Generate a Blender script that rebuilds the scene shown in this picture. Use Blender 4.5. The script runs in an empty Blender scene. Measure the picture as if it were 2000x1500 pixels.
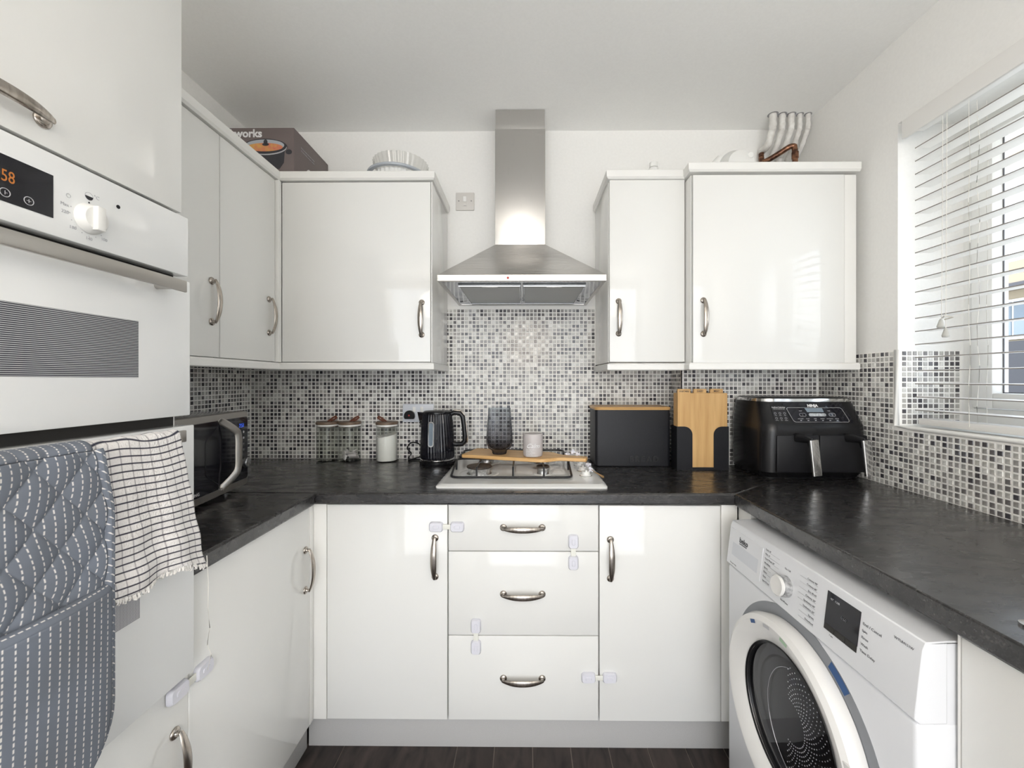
import bpy, bmesh, math, random
from mathutils import Vector, Matrix
random.seed(7)
PI = math.pi
sc = bpy.context.scene
COL = sc.collection

# ------------------------------------------------------------------ camera
cd = bpy.data.cameras.new('camera'); cam = bpy.data.objects.new('camera', cd); COL.objects.link(cam)
cam.location = (0, 0, 1.277); cam.rotation_euler = (PI/2, 0, math.radians(0.46))
cd.sensor_width = 36; cd.lens = 795/2000*36; cd.shift_x = -0.0098; cd.shift_y = -0.0035; cd.clip_start = 0.02
sc.camera = cam

# ------------------------------------------------------------------ world, sun, lights, exposure
w = bpy.data.worlds.new('sky'); sc.world = w; w.use_nodes = True
wn = w.node_tree; wn.nodes.clear()
wo = wn.nodes.new('ShaderNodeOutputWorld'); bg = wn.nodes.new('ShaderNodeBackground')
tc = wn.nodes.new('ShaderNodeTexCoord'); sp = wn.nodes.new('ShaderNodeSeparateXYZ'); rp = wn.nodes.new('ShaderNodeValToRGB')
wn.links.new(tc.outputs['Generated'], sp.inputs[0]); wn.links.new(sp.outputs['Z'], rp.inputs[0])
rp.color_ramp.elements[0].position = 0.0; rp.color_ramp.elements[0].color = (0.86, 0.89, 0.93, 1)
rp.color_ramp.elements[1].position = 0.7; rp.color_ramp.elements[1].color = (0.62, 0.73, 0.92, 1)
wn.links.new(rp.outputs[0], bg.inputs[0]); wn.links.new(bg.outputs[0], wo.inputs[0])
bg.inputs[1].default_value = 3.1

def light(name, kind, loc, rot, power, color, size=1, size_y=None):
    l = bpy.data.lights.new(name, kind); l.energy = power; l.color = color
    if kind == 'AREA':
        l.shape = 'RECTANGLE' if size_y else 'DISK'; l.size = size
        if size_y: l.size_y = size_y
    if kind == 'SUN': l.angle = 0.01
    o = bpy.data.objects.new(name, l); COL.objects.link(o); o.location = loc; o.rotation_euler = rot
    return o
sun = light('sun', 'SUN', (-3, 6, 9), (0, 0, 0), 7.0, (1, 0.95, 0.88)); sun.rotation_euler = Vector((0.45, -0.6, -0.66)).to_track_quat('-Z', 'Y').to_euler()
light('rear_fill_added', 'AREA', (0, -2.12, 1.15), (PI/2, 0, 0), 12, (0.95, 0.98, 1.0), 2.0, 2.05)  # added fill light behind the camera, set in an assumed rear opening
sc.cycles.diffuse_bounces = 8; sc.cycles.max_bounces = 14
sc.view_settings.view_transform = 'Standard'; sc.view_settings.look = 'None'
sc.view_settings.gamma = 1; sc.view_settings.use_curve_mapping = False
sc.view_settings.exposure = 0.42

# ------------------------------------------------------------------ materials
MATS = {}
def mat(name, col, rough=0.5, metal=0.0, spec=0.5, coat=0.0, trans=0.0, ior=1.45, emit=None, es=1.0):
    m = bpy.data.materials.new(name); m.use_nodes = True
    b = m.node_tree.nodes['Principled BSDF']
    b.inputs['Base Color'].default_value = (*col, 1); b.inputs['Roughness'].default_value = rough
    b.inputs['Metallic'].default_value = metal; b.inputs['Specular IOR Level'].default_value = spec
    b.inputs['Coat Weight'].default_value = coat; b.inputs['Coat Roughness'].default_value = 0.03
    b.inputs['Transmission Weight'].default_value = trans; b.inputs['IOR'].default_value = ior
    if emit:
        b.inputs['Emission Color'].default_value = (*emit, 1); b.inputs['Emission Strength'].default_value = es
    MATS[name] = m
    return m
def nodes(m): return m.node_tree.nodes, m.node_tree.links, m.node_tree.nodes['Principled BSDF']
def noise_col(m, c1, c2, scale=(1, 1, 1), nscale=5, detail=6, lo=0.35, hi=0.65, rough=None, bump=0, dist=0.0, mid=None):
    N, L, b = nodes(m)
    t = N.new('ShaderNodeTexCoord'); mp = N.new('ShaderNodeMapping'); mp.inputs['Scale'].default_value = scale
    n = N.new('ShaderNodeTexNoise'); n.inputs['Scale'].default_value = nscale; n.inputs['Detail'].default_value = detail
    n.inputs['Distortion'].default_value = dist
    r = N.new('ShaderNodeValToRGB'); r.color_ramp.elements[0].position = lo; r.color_ramp.elements[1].position = hi
    r.color_ramp.elements[0].color = (*c1, 1); r.color_ramp.elements[1].color = (*c2, 1)
    L.new(t.outputs['Object'], mp.inputs[0]); L.new(mp.outputs[0], n.inputs['Vector'])
    L.new(n.outputs['Fac'], r.inputs[0]); L.new(r.outputs[0], b.inputs['Base Color'])
    if rough:
        q = N.new('ShaderNodeMapRange'); q.inputs['From Min'].default_value = 0.3; q.inputs['From Max'].default_value = 0.7
        q.inputs['To Min'].default_value = rough[0]; q.inputs['To Max'].default_value = rough[1]
        L.new(n.outputs['Fac'], q.inputs['Value']); L.new(q.outputs[0], b.inputs['Roughness'])
    if bump:
        u = N.new('ShaderNodeBump'); u.inputs['Strength'].default_value = bump; u.inputs['Distance'].default_value = 0.002
        L.new(n.outputs['Fac'], u.inputs['Height']); L.new(u.outputs[0], b.inputs['Normal'])
    return n
mat('wall_paint', (0.86, 0.855, 0.835), 0.85, spec=0.2); noise_col(MATS['wall_paint'], (0.815, 0.81, 0.79), (0.835, 0.83, 0.81), nscale=90, bump=0.12)
mat('ceiling_paint', (0.80, 0.795, 0.775), 0.9, spec=0.1); noise_col(MATS['ceiling_paint'], (0.885, 0.885, 0.87), (0.905, 0.905, 0.89), nscale=120, bump=0.1)
mat('gloss_white', (0.755, 0.755, 0.735), 0.05, spec=0.5)
mat('satin_white', (0.77, 0.765, 0.74), 0.35)
mat('carcass_white', (0.74, 0.735, 0.71), 0.5)
mat('upvc', (0.82, 0.82, 0.80), 0.3)
mat('slat_white', (0.86, 0.85, 0.83), 0.35); mat('slat_edge_shade', (0.30, 0.28, 0.26), 0.5)  # dark edge colour paints the backlit shade on the slats' room side
mat('grout', (0.88, 0.87, 0.84), 0.8)
mat('plinth_grey', (0.5, 0.5, 0.49), 0.45, spec=0.4); noise_col(MATS['plinth_grey'], (0.47, 0.465, 0.455), (0.54, 0.535, 0.53), nscale=700, detail=2)
TONES = [(0.070, 0.067, 0.075), (0.155, 0.147, 0.147), (0.29, 0.28, 0.27), (0.44, 0.43, 0.405), (0.60, 0.595, 0.57)]
TW = [0.19, 0.20, 0.27, 0.20, 0.14]
for i, c in enumerate(TONES):
    mat('tile_%d' % i, c, 0.12, spec=0.55); noise_col(MATS['tile_%d' % i], tuple(v*0.85 for v in c), tuple(v*1.15 for v in c), nscale=60, detail=2)
mat('worktop', (0.04, 0.04, 0.042), 0.3, spec=0.5, coat=0.2); MATS['worktop'].node_tree.nodes['Principled BSDF'].inputs['Coat Roughness'].default_value = 0.22
n = noise_col(MATS['worktop'], (0.008, 0.0075, 0.008), (0.027, 0.025, 0.025), scale=(2.2, 5, 5), nscale=7, detail=15, lo=0.30, hi=0.72, rough=(0.34, 0.20), bump=0.16, dist=0.0); MATS['worktop'].node_tree.nodes['Principled BSDF'].inputs['IOR'].default_value = 1.65
N, L, b = nodes(MATS['worktop'])
# fine pale scratches of the slate-look laminate
t = N.new('ShaderNodeTexCoord'); mp = N.new('ShaderNodeMapping'); mp.inputs['Scale'].default_value = (14, 70, 70); mp.inputs['Rotation'].default_value = (0, 0, 0.5)
n2 = N.new('ShaderNodeTexNoise'); n2.inputs['Scale'].default_value = 3.5; n2.inputs['Detail'].default_value = 10
r2 = N.new('ShaderNodeValToRGB'); r2.color_ramp.elements[0].position = 0.48; r2.color_ramp.elements[1].position = 0.85
r2.color_ramp.elements[0].color = (0, 0, 0, 1); r2.color_ramp.elements[1].color = (0.04, 0.038, 0.036, 1)
L.new(t.outputs['Object'], mp.inputs[0]); L.new(mp.outputs[0], n2.inputs['Vector']); L.new(n2.outputs['Fac'], r2.inputs[0])
ad = N.new('ShaderNodeMixRGB'); ad.blend_type = 'ADD'; ad.inputs[0].default_value = 1.0
old = b.inputs['Base Color'].links[0].from_socket
L.new(old, ad.inputs[1]); L.new(r2.outputs[0], ad.inputs[2]); L.new(ad.outputs[0], b.inputs['Base Color'])
mat('floor_plank', (0.05, 0.04, 0.04), 0.4)
noise_col(MATS['floor_plank'], (0.020, 0.016, 0.015), (0.070, 0.052, 0.045), scale=(9, 2.5, 9), nscale=3, detail=10, lo=0.3, hi=0.75, rough=(0.5, 0.33), bump=0.3, dist=0.8)
mat('plank_joint', (0.20, 0.165, 0.14), 0.6)
def brushed(name, col, rough, axis, amp=0.12):
    m = mat(name, col, rough, metal=1.0)
    N, L, b = nodes(m)
    t = N.new('ShaderNodeTexCoord'); mp = N.new('ShaderNodeMapping'); s = [400, 400, 400]; s[axis] = 4; mp.inputs['Scale'].default_value = s
    n = N.new('ShaderNodeTexNoise'); n.inputs['Scale'].default_value = 2; n.inputs['Detail'].default_value = 3
    q = N.new('ShaderNodeMapRange'); q.inputs['To Min'].default_value = rough-amp/2; q.inputs['To Max'].default_value = rough+amp
    L.new(t.outputs['Object'], mp.inputs[0]); L.new(mp.outputs[0], n.inputs['Vector']); L.new(n.outputs['Fac'], q.inputs['Value']); L.new(q.outputs[0], b.inputs['Roughness'])
    return m
brushed('brushed_steel', (0.60, 0.585, 0.565), 0.27, 0, 0.06)
brushed('brushed_steel_upright', (0.60, 0.585, 0.565), 0.24, 2, 0.06)
for k_ in ('brushed_steel', 'brushed_steel_upright'): MATS[k_].node_tree.nodes['Principled BSDF'].inputs['Anisotropic'].default_value = 0.6
MATS['brushed_steel_upright'].node_tree.nodes['Principled BSDF'].inputs['Anisotropic'].default_value = 0.0
brushed('oven_bar', (0.52, 0.50, 0.47), 0.33, 1)
mat('mirror_steel', (0.55, 0.56, 0.58), 0.12, metal=1.0)
mat('filter_mesh', (0.42, 0.43, 0.43), 0.4, metal=0.8); noise_col(MATS['filter_mesh'], (0.36, 0.37, 0.37), (0.52, 0.53, 0.53), nscale=500, detail=1, bump=0.5)
mat('nickel', (0.45, 0.40, 0.35), 0.24, metal=1.0); noise_col(MATS['nickel'], (0.38, 0.34, 0.30), (0.55, 0.50, 0.45), scale=(1, 1, 0.2), nscale=150, detail=2)
mat('chrome', (0.75, 0.75, 0.75), 0.10, metal=1.0)
mat('alu', (0.62, 0.62, 0.62), 0.35, metal=1.0); noise_col(MATS['alu'], (0.45, 0.45, 0.45), (0.8, 0.8, 0.8), nscale=120, detail=2)
mat('black_gloss', (0.008, 0.008, 0.012), 0.06)
mat('black_plastic', (0.010, 0.010, 0.011), 0.27, spec=0.4)
mat('black_matt', (0.012, 0.012, 0.014), 0.45, spec=0.4)
mat('bin_metal', (0.011, 0.011, 0.014), 0.42, spec=0.35); noise_col(MATS['bin_metal'], (0.009, 0.0095, 0.012), (0.012, 0.0125, 0.016), nscale=300, bump=0.08)
mat('iron', (0.014, 0.014, 0.016), 0.4)
mat('burner_cap', (0.035, 0.027, 0.022), 0.55); noise_col(MATS['burner_cap'], (0.02, 0.017, 0.015), (0.07, 0.05, 0.038), nscale=60)
mat('enamel', (0.82, 0.82, 0.80), 0.08, coat=0.5)
mat('dark_gap', (0.03, 0.028, 0.025), 0.6)
mat('oven_white', (0.78, 0.79, 0.79), 0.12, coat=0.3)
mat('wm_white', (0.70, 0.71, 0.735), 0.25)
mat('wm_ring', (0.74, 0.73, 0.71), 0.2)
mat('wm_recess', (0.22, 0.23, 0.25), 0.4); mat('wm_grey', (0.60, 0.62, 0.66), 0.25)
mat('print_grey', (0.12, 0.12, 0.13), 0.5); mat('print_light', (0.45, 0.45, 0.47), 0.5)
mat('print_white', (0.75, 0.75, 0.75), 0.5); mat('print_black', (0.015, 0.015, 0.02), 0.4)
mat('lock_white', (0.68, 0.68, 0.74), 0.25); mat('lock_strap', (0.74, 0.74, 0.68), 0.35)
mat('orange_led', (0.2, 0.06, 0.01), 0.4, emit=(0.75, 0.27, 0.05), es=0.3)
mat('blue_led', (0.02, 0.05, 0.3), 0.4, emit=(0.05, 0.16, 1.0), es=0.7)
mat('red_plastic', (0.35, 0.02, 0.015), 0.35); mat('blue_sticker', (0.01, 0.07, 0.22), 0.35); mat('green_sticker', (0.35, 0.5, 0.35), 0.4)
def wood(name, c1, c2, axis=0, rough=0.42):
    m = mat(name, c1, rough); s = [40, 40, 40]; s[axis] = 3
    noise_col(m, c1, c2, scale=s, nscale=1.5, detail=5, lo=0.3, hi=0.7, bump=0.05)
wood('board_wood', (0.56, 0.32, 0.12), (0.70, 0.45, 0.20), 0)
wood('index_wood', (0.52, 0.30, 0.11), (0.66, 0.42, 0.18), 2)
wood('bin_lid_wood', (0.42, 0.24, 0.09), (0.62, 0.38, 0.15), 0)
wood('jar_lid_wood', (0.12, 0.08, 0.055), (0.21, 0.145, 0.10), 0)
mat('leather', (0.14, 0.045, 0.025), 0.55); mat('twine', (0.35, 0.22, 0.10), 0.8)
def thin_glass(name, tint, gloss=0.05, rough=0.0, power=1.0, ramp=None, height=0.19):
    m = bpy.data.materials.new(name); m.use_nodes = True; MATS[name] = m
    N, L = m.node_tree.nodes, m.node_tree.links; N.clear()
    out = N.new('ShaderNodeOutputMaterial'); tr = N.new('ShaderNodeBsdfTransparent'); gl_ = N.new('ShaderNodeBsdfGlossy'); mx = N.new('ShaderNodeMixShader')
    lw = N.new('ShaderNodeMath'); lw.operation = 'POWER'; lw.inputs[1].default_value = 4.5; fc = N.new('ShaderNodeLayerWeight'); fc.inputs['Blend'].default_value = 0.5; L.new(fc.outputs['Facing'], lw.inputs[0]); mu = N.new('ShaderNodeMath'); mu.operation = 'MULTIPLY_ADD'; mu.inputs[1].default_value = power; mu.inputs[2].default_value = gloss
    tr.inputs[0].default_value = (*tint, 1); gl_.inputs['Roughness'].default_value = rough
    L.new(lw.outputs[0], mu.inputs[0]); L.new(mu.outputs[0], mx.inputs[0]); L.new(tr.outputs[0], mx.inputs[1]); L.new(gl_.outputs[0], mx.inputs[2]); L.new(mx.outputs[0], out.inputs[0])
    if ramp:
        t = N.new('ShaderNodeTexCoord'); s = N.new('ShaderNodeSeparateXYZ'); q = N.new('ShaderNodeMapRange'); r = N.new('ShaderNodeValToRGB')
        q.inputs['From Min'].default_value = 0.0; q.inputs['From Max'].default_value = height
        r.color_ramp.elements[0].color = (*ramp[0], 1); r.color_ramp.elements[1].color = (*ramp[2], 1); e = r.color_ramp.elements.new(0.35); e.color = (*ramp[1], 1)
        L.new(t.outputs['Object'], s.inputs[0]); L.new(s.outputs['Z'], q.inputs['Value']); L.new(q.outputs[0], r.inputs[0]); L.new(r.outputs[0], tr.inputs[0])
    return m
thin_glass('clear_glass', (0.975, 0.985, 0.98), 0.01, 0.02, 0.8)
thin_glass('pane_glass', (0.97, 0.985, 0.985), 0.0, 0.0, 0.8)
thin_glass('clear_plastic', (0.90, 0.90, 0.89), 0.04, 0.15, 0.8)
thin_glass('door_glass', (0.75, 0.75, 0.78), 0.02, 0.0, 1.2)
thin_glass('smoke_glass', (0.5, 0.5, 0.5), 0.02, 0.08, 0.9, ((0.45, 0.43, 0.44), (0.74, 0.74, 0.76), (0.88, 0.90, 0.92)))
mat('cup_glaze', (0.50, 0.465, 0.46), 0.4); mat('cup_inside', (0.80, 0.78, 0.75), 0.3)
mat('sugar', (0.83, 0.81, 0.77), 0.9); mat('teabag', (0.70, 0.67, 0.66), 0.9); mat('tea', (0.10, 0.04, 0.03), 0.9)
mat('box_card', (0.155, 0.125, 0.12), 0.5); mat('box_side', (0.19, 0.16, 0.155), 0.5)
mat('pot_dark', (0.035, 0.035, 0.042), 0.4); mat('pot_food', (0.50, 0.14, 0.06), 0.5)
noise_col(MATS['pot_food'], (0.62, 0.17, 0.12), (0.65, 0.36, 0.10), nscale=45, detail=3)
mat('dish_grey', (0.42, 0.45, 0.49), 0.25); mat('copper', (0.33, 0.13, 0.06), 0.35, metal=0.9); noise_col(MATS['copper'], (0.08, 0.04, 0.03), (0.34, 0.17, 0.10), nscale=45)
mat('pipe_paint', (0.72, 0.71, 0.68), 0.5); noise_col(MATS['pipe_paint'], (0.62, 0.60, 0.57), (0.76, 0.75, 0.72), nscale=40, bump=0.3)
mat('jug_plastic', (0.78, 0.78, 0.76), 0.35); mat('socket_white', (0.66, 0.69, 0.74), 0.3); mat('spur_white', (0.62, 0.60, 0.57), 0.4)
mat('cord', (0.75, 0.73, 0.68), 0.7); mat('tassel', (0.50, 0.50, 0.47), 0.4)
mat('added_lamp_globe', (0.8, 0.8, 0.78), 0.4, emit=(1.0, 0.91, 0.81), es=7.6)
mat('brick_house', (0.42, 0.36, 0.27), 0.9); mat('roof_tile', (0.30, 0.25, 0.19), 0.9); mat('house_dark', (0.03, 0.032, 0.04), 0.5)
mat('soffit', (0.75, 0.68, 0.58), 0.6); mat('paving', (0.45, 0.44, 0.41), 0.9); mat('gutter', (0.05, 0.05, 0.06), 0.4)
mat('gauge', (0.25, 0.31, 0.37), 0.1, trans=0.3)

# striped print of the oven windows
m = mat('oven_stripes', (0.3, 0.3, 0.3), 0.12)
N, L, b = nodes(m)
t = N.new('ShaderNodeTexCoord'); s = N.new('ShaderNodeSeparateXYZ'); a = N.new('ShaderNodeMath'); a.operation = 'MULTIPLY'; a.inputs[1].default_value = 2*PI/0.0028
si = N.new('ShaderNodeMath'); si.operation = 'SINE'; r = N.new('ShaderNodeValToRGB')
r.color_ramp.elements[0].position = 0.45; r.color_ramp.elements[1].position = 0.6
r.color_ramp.elements[0].color = (0.055, 0.055, 0.068, 1); r.color_ramp.elements[1].color = (0.5, 0.51, 0.52, 1)
L.new(t.outputs['Object'], s.inputs[0]); L.new(s.outputs['Z'], a.inputs[0]); L.new(a.outputs[0], si.inputs[0]); L.new(si.outputs[0], r.inputs[0]); L.new(r.outputs[0], b.inputs['Base Color'])
m = mat('oven_dots', (0.3, 0.3, 0.3), 0.15)
N, L, b = nodes(m)
t = N.new('ShaderNodeTexCoord'); v = N.new('ShaderNodeTexVoronoi'); v.inputs['Scale'].default_value = 420; v.inputs['Randomness'].default_value = 0
r = N.new('ShaderNodeValToRGB'); r.color_ramp.elements[0].position = 0.40; r.color_ramp.elements[1].position = 0.5
r.color_ramp.elements[0].color = (0.12, 0.12, 0.14, 1); r.color_ramp.elements[1].color = (0.48, 0.48, 0.50, 1)
L.new(t.outputs['Object'], v.inputs['Vector']); L.new(v.outputs['Distance'], r.inputs[0]); L.new(r.outputs[0], b.inputs['Base Color'])

# ------------------------------------------------------------------ mesh helpers
class MB:
    def __init__(s): s.v = []; s.f = []; s.m = []; s.uv = {}
    def add(s, vs, fs, mi=0, M=None):
        k = len(s.v)
        for p in vs:
            p = Vector(p)
            if M: p = M @ p
            s.v.append(p)
        for f in fs: s.f.append([i+k for i in f]); s.m.append(mi)
        return s
    def box(s, x0, x1, y0, y1, z0, z1, mi=0, M=None):
        return s.add([(x, y, z) for z in (z0, z1) for y in (y0, y1) for x in (x0, x1)],
                     [(0, 2, 3, 1), (4, 5, 7, 6), (0, 1, 5, 4), (2, 6, 7, 3), (0, 4, 6, 2), (1, 3, 7, 5)], mi, M)
    def rbox(s, x0, x1, y0, y1, z0, z1, r=0.002, seg=2, mi=0, M=None):
        bm = bmesh.new(); bmesh.ops.create_cube(bm, size=1)
        for v in bm.verts: v.co = Vector(((x0+x1)/2+v.co.x*(x1-x0), (y0+y1)/2+v.co.y*(y1-y0), (z0+z1)/2+v.co.z*(z1-z0)))
        bmesh.ops.bevel(bm, geom=bm.edges[:], offset=r, segments=seg, profile=0.5, affect='EDGES')
        s.bm(bm, mi, M); return s
    def bm(s, bm, mi=0, M=None):
        bm.verts.ensure_lookup_table(); bm.verts.index_update()
        s.add([v.co.copy() for v in bm.verts], [[v.index for v in f.verts] for f in bm.faces], mi, M); bm.free()
    def prism(s, pts, a0, a1, plane='xz', mi=0, M=None):
        def P(p, a): return {'xz': (p[0], a, p[1]), 'xy': (p[0], p[1], a), 'yz': (a, p[0], p[1])}[plane]
        n = len(pts)
        return s.add([P(p, a0) for p in pts]+[P(p, a1) for p in pts],
                     [list(range(n))[::-1], list(range(n, 2*n))]+[(i, (i+1) % n, n+(i+1) % n, n+i) for i in range(n)], mi, M)
    def lathe(s, prof, c=(0, 0, 0), seg=32, axis='z', mi=0, M=None, rib=0, amp=0, twist=0, caps=True):
        vs = []; n = len(prof)
        for (r, z) in prof:
            for k in range(seg):
                a = 2*PI*k/seg; q = r
                if rib and r > 0.01: q = r+amp*math.cos(rib*a+twist*z)
                x, y = q*math.cos(a), q*math.sin(a)
                p = (x, y, z) if axis == 'z' else ((z, x, y) if axis == 'x' else (x, z, -y))
                vs.append((c[0]+p[0], c[1]+p[1], c[2]+p[2]))
        fs = [(i*seg+k, i*seg+(k+1) % seg, (i+1)*seg+(k+1) % seg, (i+1)*seg+k) for i in range(n-1) for k in range(seg)]
        if caps: fs += [list(range(seg))[::-1], [(n-1)*seg+k for k in range(seg)]]
        return s.add(vs, fs, mi, M)
    def cyl(s, c, r, h, axis='z', seg=24, mi=0, M=None):   # from c along axis by h
        b = min(r, abs(h))*0.12; sg = 1 if h > 0 else -1
        return s.lathe([(r-b, 0), (r, b*sg), (r, h-b*sg), (r-b, h)], c, seg, axis, mi, M)
    def tube(s, pts, rad, seg=10, closed=False, sx=1, sy=1, up=(0, 0, 1), mi=0, M=None):
        pts = [Vector(p) for p in pts]; n = len(pts); vs = []; up = Vector(up)
        for i, p in enumerate(pts):
            a = pts[(i-1) % n] if closed or i else pts[0]; b2 = pts[(i+1) % n] if closed or i < n-1 else pts[-1]
            d = (b2-a).normalized(); u = d.cross(up)
            if u.length < 1e-4: u = d.cross(Vector((1, 0, 0.01)))
            u.normalize(); v = u.cross(d).normalized()
            R = rad[i] if isinstance(rad, (list, tuple)) else rad
            if isinstance(R, (int, float)): R = (R*sx, R*sy)
            for k in range(seg):
                t = 2*PI*k/seg; vs.append(p+u*R[0]*math.cos(t)+v*R[1]*math.sin(t))
        m_ = n if closed else n-1
        fs = [(i*seg+k, i*seg+(k+1) % seg, ((i+1) % n)*seg+(k+1) % seg, ((i+1) % n)*seg+k) for i in range(m_) for k in range(seg)]
        if not closed: fs += [list(range(seg))[::-1], [(n-1)*seg+k for k in range(seg)]]
        return s.add(vs, fs, mi, M)
    def loft(s, secs, cs=5, mi=0, M=None):   # rounded rectangles (z, x0, x1, y0, y1, r)
        vs = []; n = 4*(cs+1)
        for (z, x0, x1, y0, y1, r) in secs:
            for q, (cx, cy) in enumerate(((x1-r, y1-r), (x0+r, y1-r), (x0+r, y0+r), (x1-r, y0+r))):
                for k in range(cs+1):
                    a = PI/2*q+PI/2*k/cs; vs.append((cx+r*math.cos(a), cy+r*math.sin(a), z))
        fs = [(i*n+k, i*n+(k+1) % n, (i+1)*n+(k+1) % n, (i+1)*n+k) for i in range(len(secs)-1) for k in range(n)]
        fs += [list(range(n))[::-1], [(len(secs)-1)*n+k for k in range(n)]]
        return s.add(vs, fs, mi, M)
    def grid(s, fn, nu, nv, mi=0, M=None, closed=False):
        return s.add([fn(u/(nu), v/(nv)) for v in range(nv+1) for u in range(nu+1)],
                     [(v*(nu+1)+u, v*(nu+1)+u+1, (v+1)*(nu+1)+u+1, (v+1)*(nu+1)+u) for v in range(nv) for u in range(nu)], mi, M)
WL = {}
def wl(o): return WL.get(o.name, Vector((0, 0, 0)))
def mesh_of(name, mb, mats, ang=35, fixn=True):
    me = bpy.data.meshes.new(name); me.from_pydata([tuple(v) for v in mb.v], [], mb.f)
    for x in (mats if isinstance(mats, (list, tuple)) else [mats]): me.materials.append(MATS[x])
    if len(me.materials) > 1:
        for p, mi in zip(me.polygons, mb.m): p.material_index = mi
    me.update()
    if fixn:
        bm = bmesh.new(); bm.from_mesh(me); bmesh.ops.recalc_face_normals(bm, faces=bm.faces[:]); bm.to_mesh(me); bm.free()
    me.polygons.foreach_set('use_smooth', [True]*len(me.polygons))
    me.set_sharp_from_angle(angle=math.radians(ang))
    return me
def obj(name, mb, mats, parent=None, local=False, loc=None, bev=0, ang=35, label=None, kind=None, fixn=True, rot=None):
    me = mb if isinstance(mb, bpy.types.Mesh) else mesh_of(name, mb, mats, ang, fixn)
    o = bpy.data.objects.new(name, me); COL.objects.link(o)
    if parent: o.parent = parent
    if local: o.location = loc or (0, 0, 0)
    elif parent: o.location = -wl(parent)
    elif loc: o.location = loc
    WL[o.name] = Vector(o.location)+(wl(parent) if parent else Vector((0, 0, 0)))
    if rot: o.rotation_euler = rot
    if bev:
        md = o.modifiers.new('bevel', 'BEVEL'); md.width = bev; md.segments = 2; md.limit_method = 'ANGLE'; md.angle_limit = math.radians(40)
    if label: o['label'] = label
    if kind: o['kind'] = kind
    return o
def thing(name, label, cat, loc=(0, 0, 0), rotz=0, group=None, rot=None):
    o = bpy.data.objects.new(name, None); COL.objects.link(o); o.location = loc
    o.rotation_euler = rot or (0, 0, rotz); o.empty_display_size = 0.05
    o['label'] = label; o['category'] = cat
    if group: o['group'] = group
    WL[o.name] = Vector(loc); return o
def tag(o, label, cat, group=None):
    o['label'] = label; o['category'] = cat
    if group: o['group'] = group
    return o
def dup(o, parent=None):
    c = o.copy(); COL.objects.link(c); c.parent = parent
    for ch in list(o.children): dup(ch, c)
    return c
FACE = {'-y': (PI/2, 0, 0), '+x': (PI/2, 0, PI/2), '-x': (PI/2, 0, -PI/2)}
def text(s, size, m, parent, loc, face='-y', name='lettering', align='LEFT', local=False, ext=0.0002, rot=None, shear=0, spacing=1.0, bold=0):
    c = bpy.data.curves.new('t', 'FONT'); c.body = s; c.size = size; c.extrude = ext; c.align_x = align; c.resolution_u = 3
    c.shear = shear; c.space_character = spacing; c.offset = bold
    t = bpy.data.objects.new('t', c); COL.objects.link(t)
    bpy.context.view_layer.update()
    me = bpy.data.meshes.new_from_object(t.evaluated_get(bpy.context.evaluated_depsgraph_get()))
    bpy.data.objects.remove(t); bpy.data.curves.remove(c)
    me.name = name; me.materials.clear(); me.materials.append(MATS[m])
    o = bpy.data.objects.new(name, me); COL.objects.link(o); o.parent = parent
    o.location = Vector(loc)-(Vector((0, 0, 0)) if local or not parent else wl(parent)); o.rotation_euler = rot or FACE[face]
    return o

# ------------------------------------------------------------------ measures (metres)
XL, XR, YW, ZC = -1.311, 1.29, 1.934, 2.462
YR = -2.2
YB, YU, YE = 1.3475, 1.6126, 1.334
WT, WB = 0.907, 0.868
XLB, XLU = -0.703, -0.982      # door planes of the left run
P = 0.0182; TS = 0.0137        # mosaic pitch and tile

# ------------------------------------------------------------------ room shell
def struct(name, mb, mats, parent=None, **k):
    o = obj(name, mb, mats, parent, **k)
    if not parent: o['kind'] = 'structure'
    return o
fl = struct('floor', MB().box(XL, XR, YR, YW, -0.08, -0.003), 'plank_joint')
edges = [-1.16, -1.027, -0.895, -0.763, -0.632, -0.237, -0.107, 0.025, 0.157, 0.289, 0.424, 0.555, 0.687, 0.82, 0.95, 1.08, 1.21]
for i in range(len(edges)-1):
    ys = [YR+0.01, -1.1+0.3*(i % 3), 0.1-0.27*(i % 4), YW-0.02]
    for j in range(3):
        obj('floor_plank', MB().box(edges[i]+0.0018, edges[i+1]-0.0018, ys[j]+0.0015, ys[j+1]-0.0015, -0.003, 0.0), 'floor_plank', fl)
struct('ceiling', MB().box(XL-0.1, XR+0.35, YR-0.1, YW+0.1, ZC, ZC+0.15), 'ceiling_paint')
wb = struct('wall_back', MB().box(XL-0.1, XR+0.35, YW, YW+0.12, -0.08, ZC), 'wall_paint')
wlft = struct('wall_left', MB().box(XL-0.12, XL, YR, YW, -0.08, ZC), 'wall_paint')
WY0, WY1, WZ0, WZ1 = 0.20, 1.42, 1.118, 2.165     # window opening
mb = MB(); mb.box(XR, XR+0.32, WY1, YW, -0.08, ZC); mb.box(XR, XR+0.32, YR, WY0, -0.08, ZC)
mb.box(XR, XR+0.32, WY0, WY1, -0.08, WZ0); mb.box(XR, XR+0.32, WY0, WY1, WZ1, ZC)
wr = struct('wall_right', mb, 'wall_paint')
mb = MB(); mb.box(XL, -1.02, YR-0.12, YR, -0.08, ZC); mb.box(1.02, XR, YR-0.12, YR, -0.08, ZC); mb.box(-1.02, 1.02, YR-0.12, YR, 2.2, ZC)
struct('wall_rear', mb, 'wall_paint')
bx = struct('wall_boxing', MB().box(0.69, XR, 1.80, YW, WB, 1.345), 'wall_paint')

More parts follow.
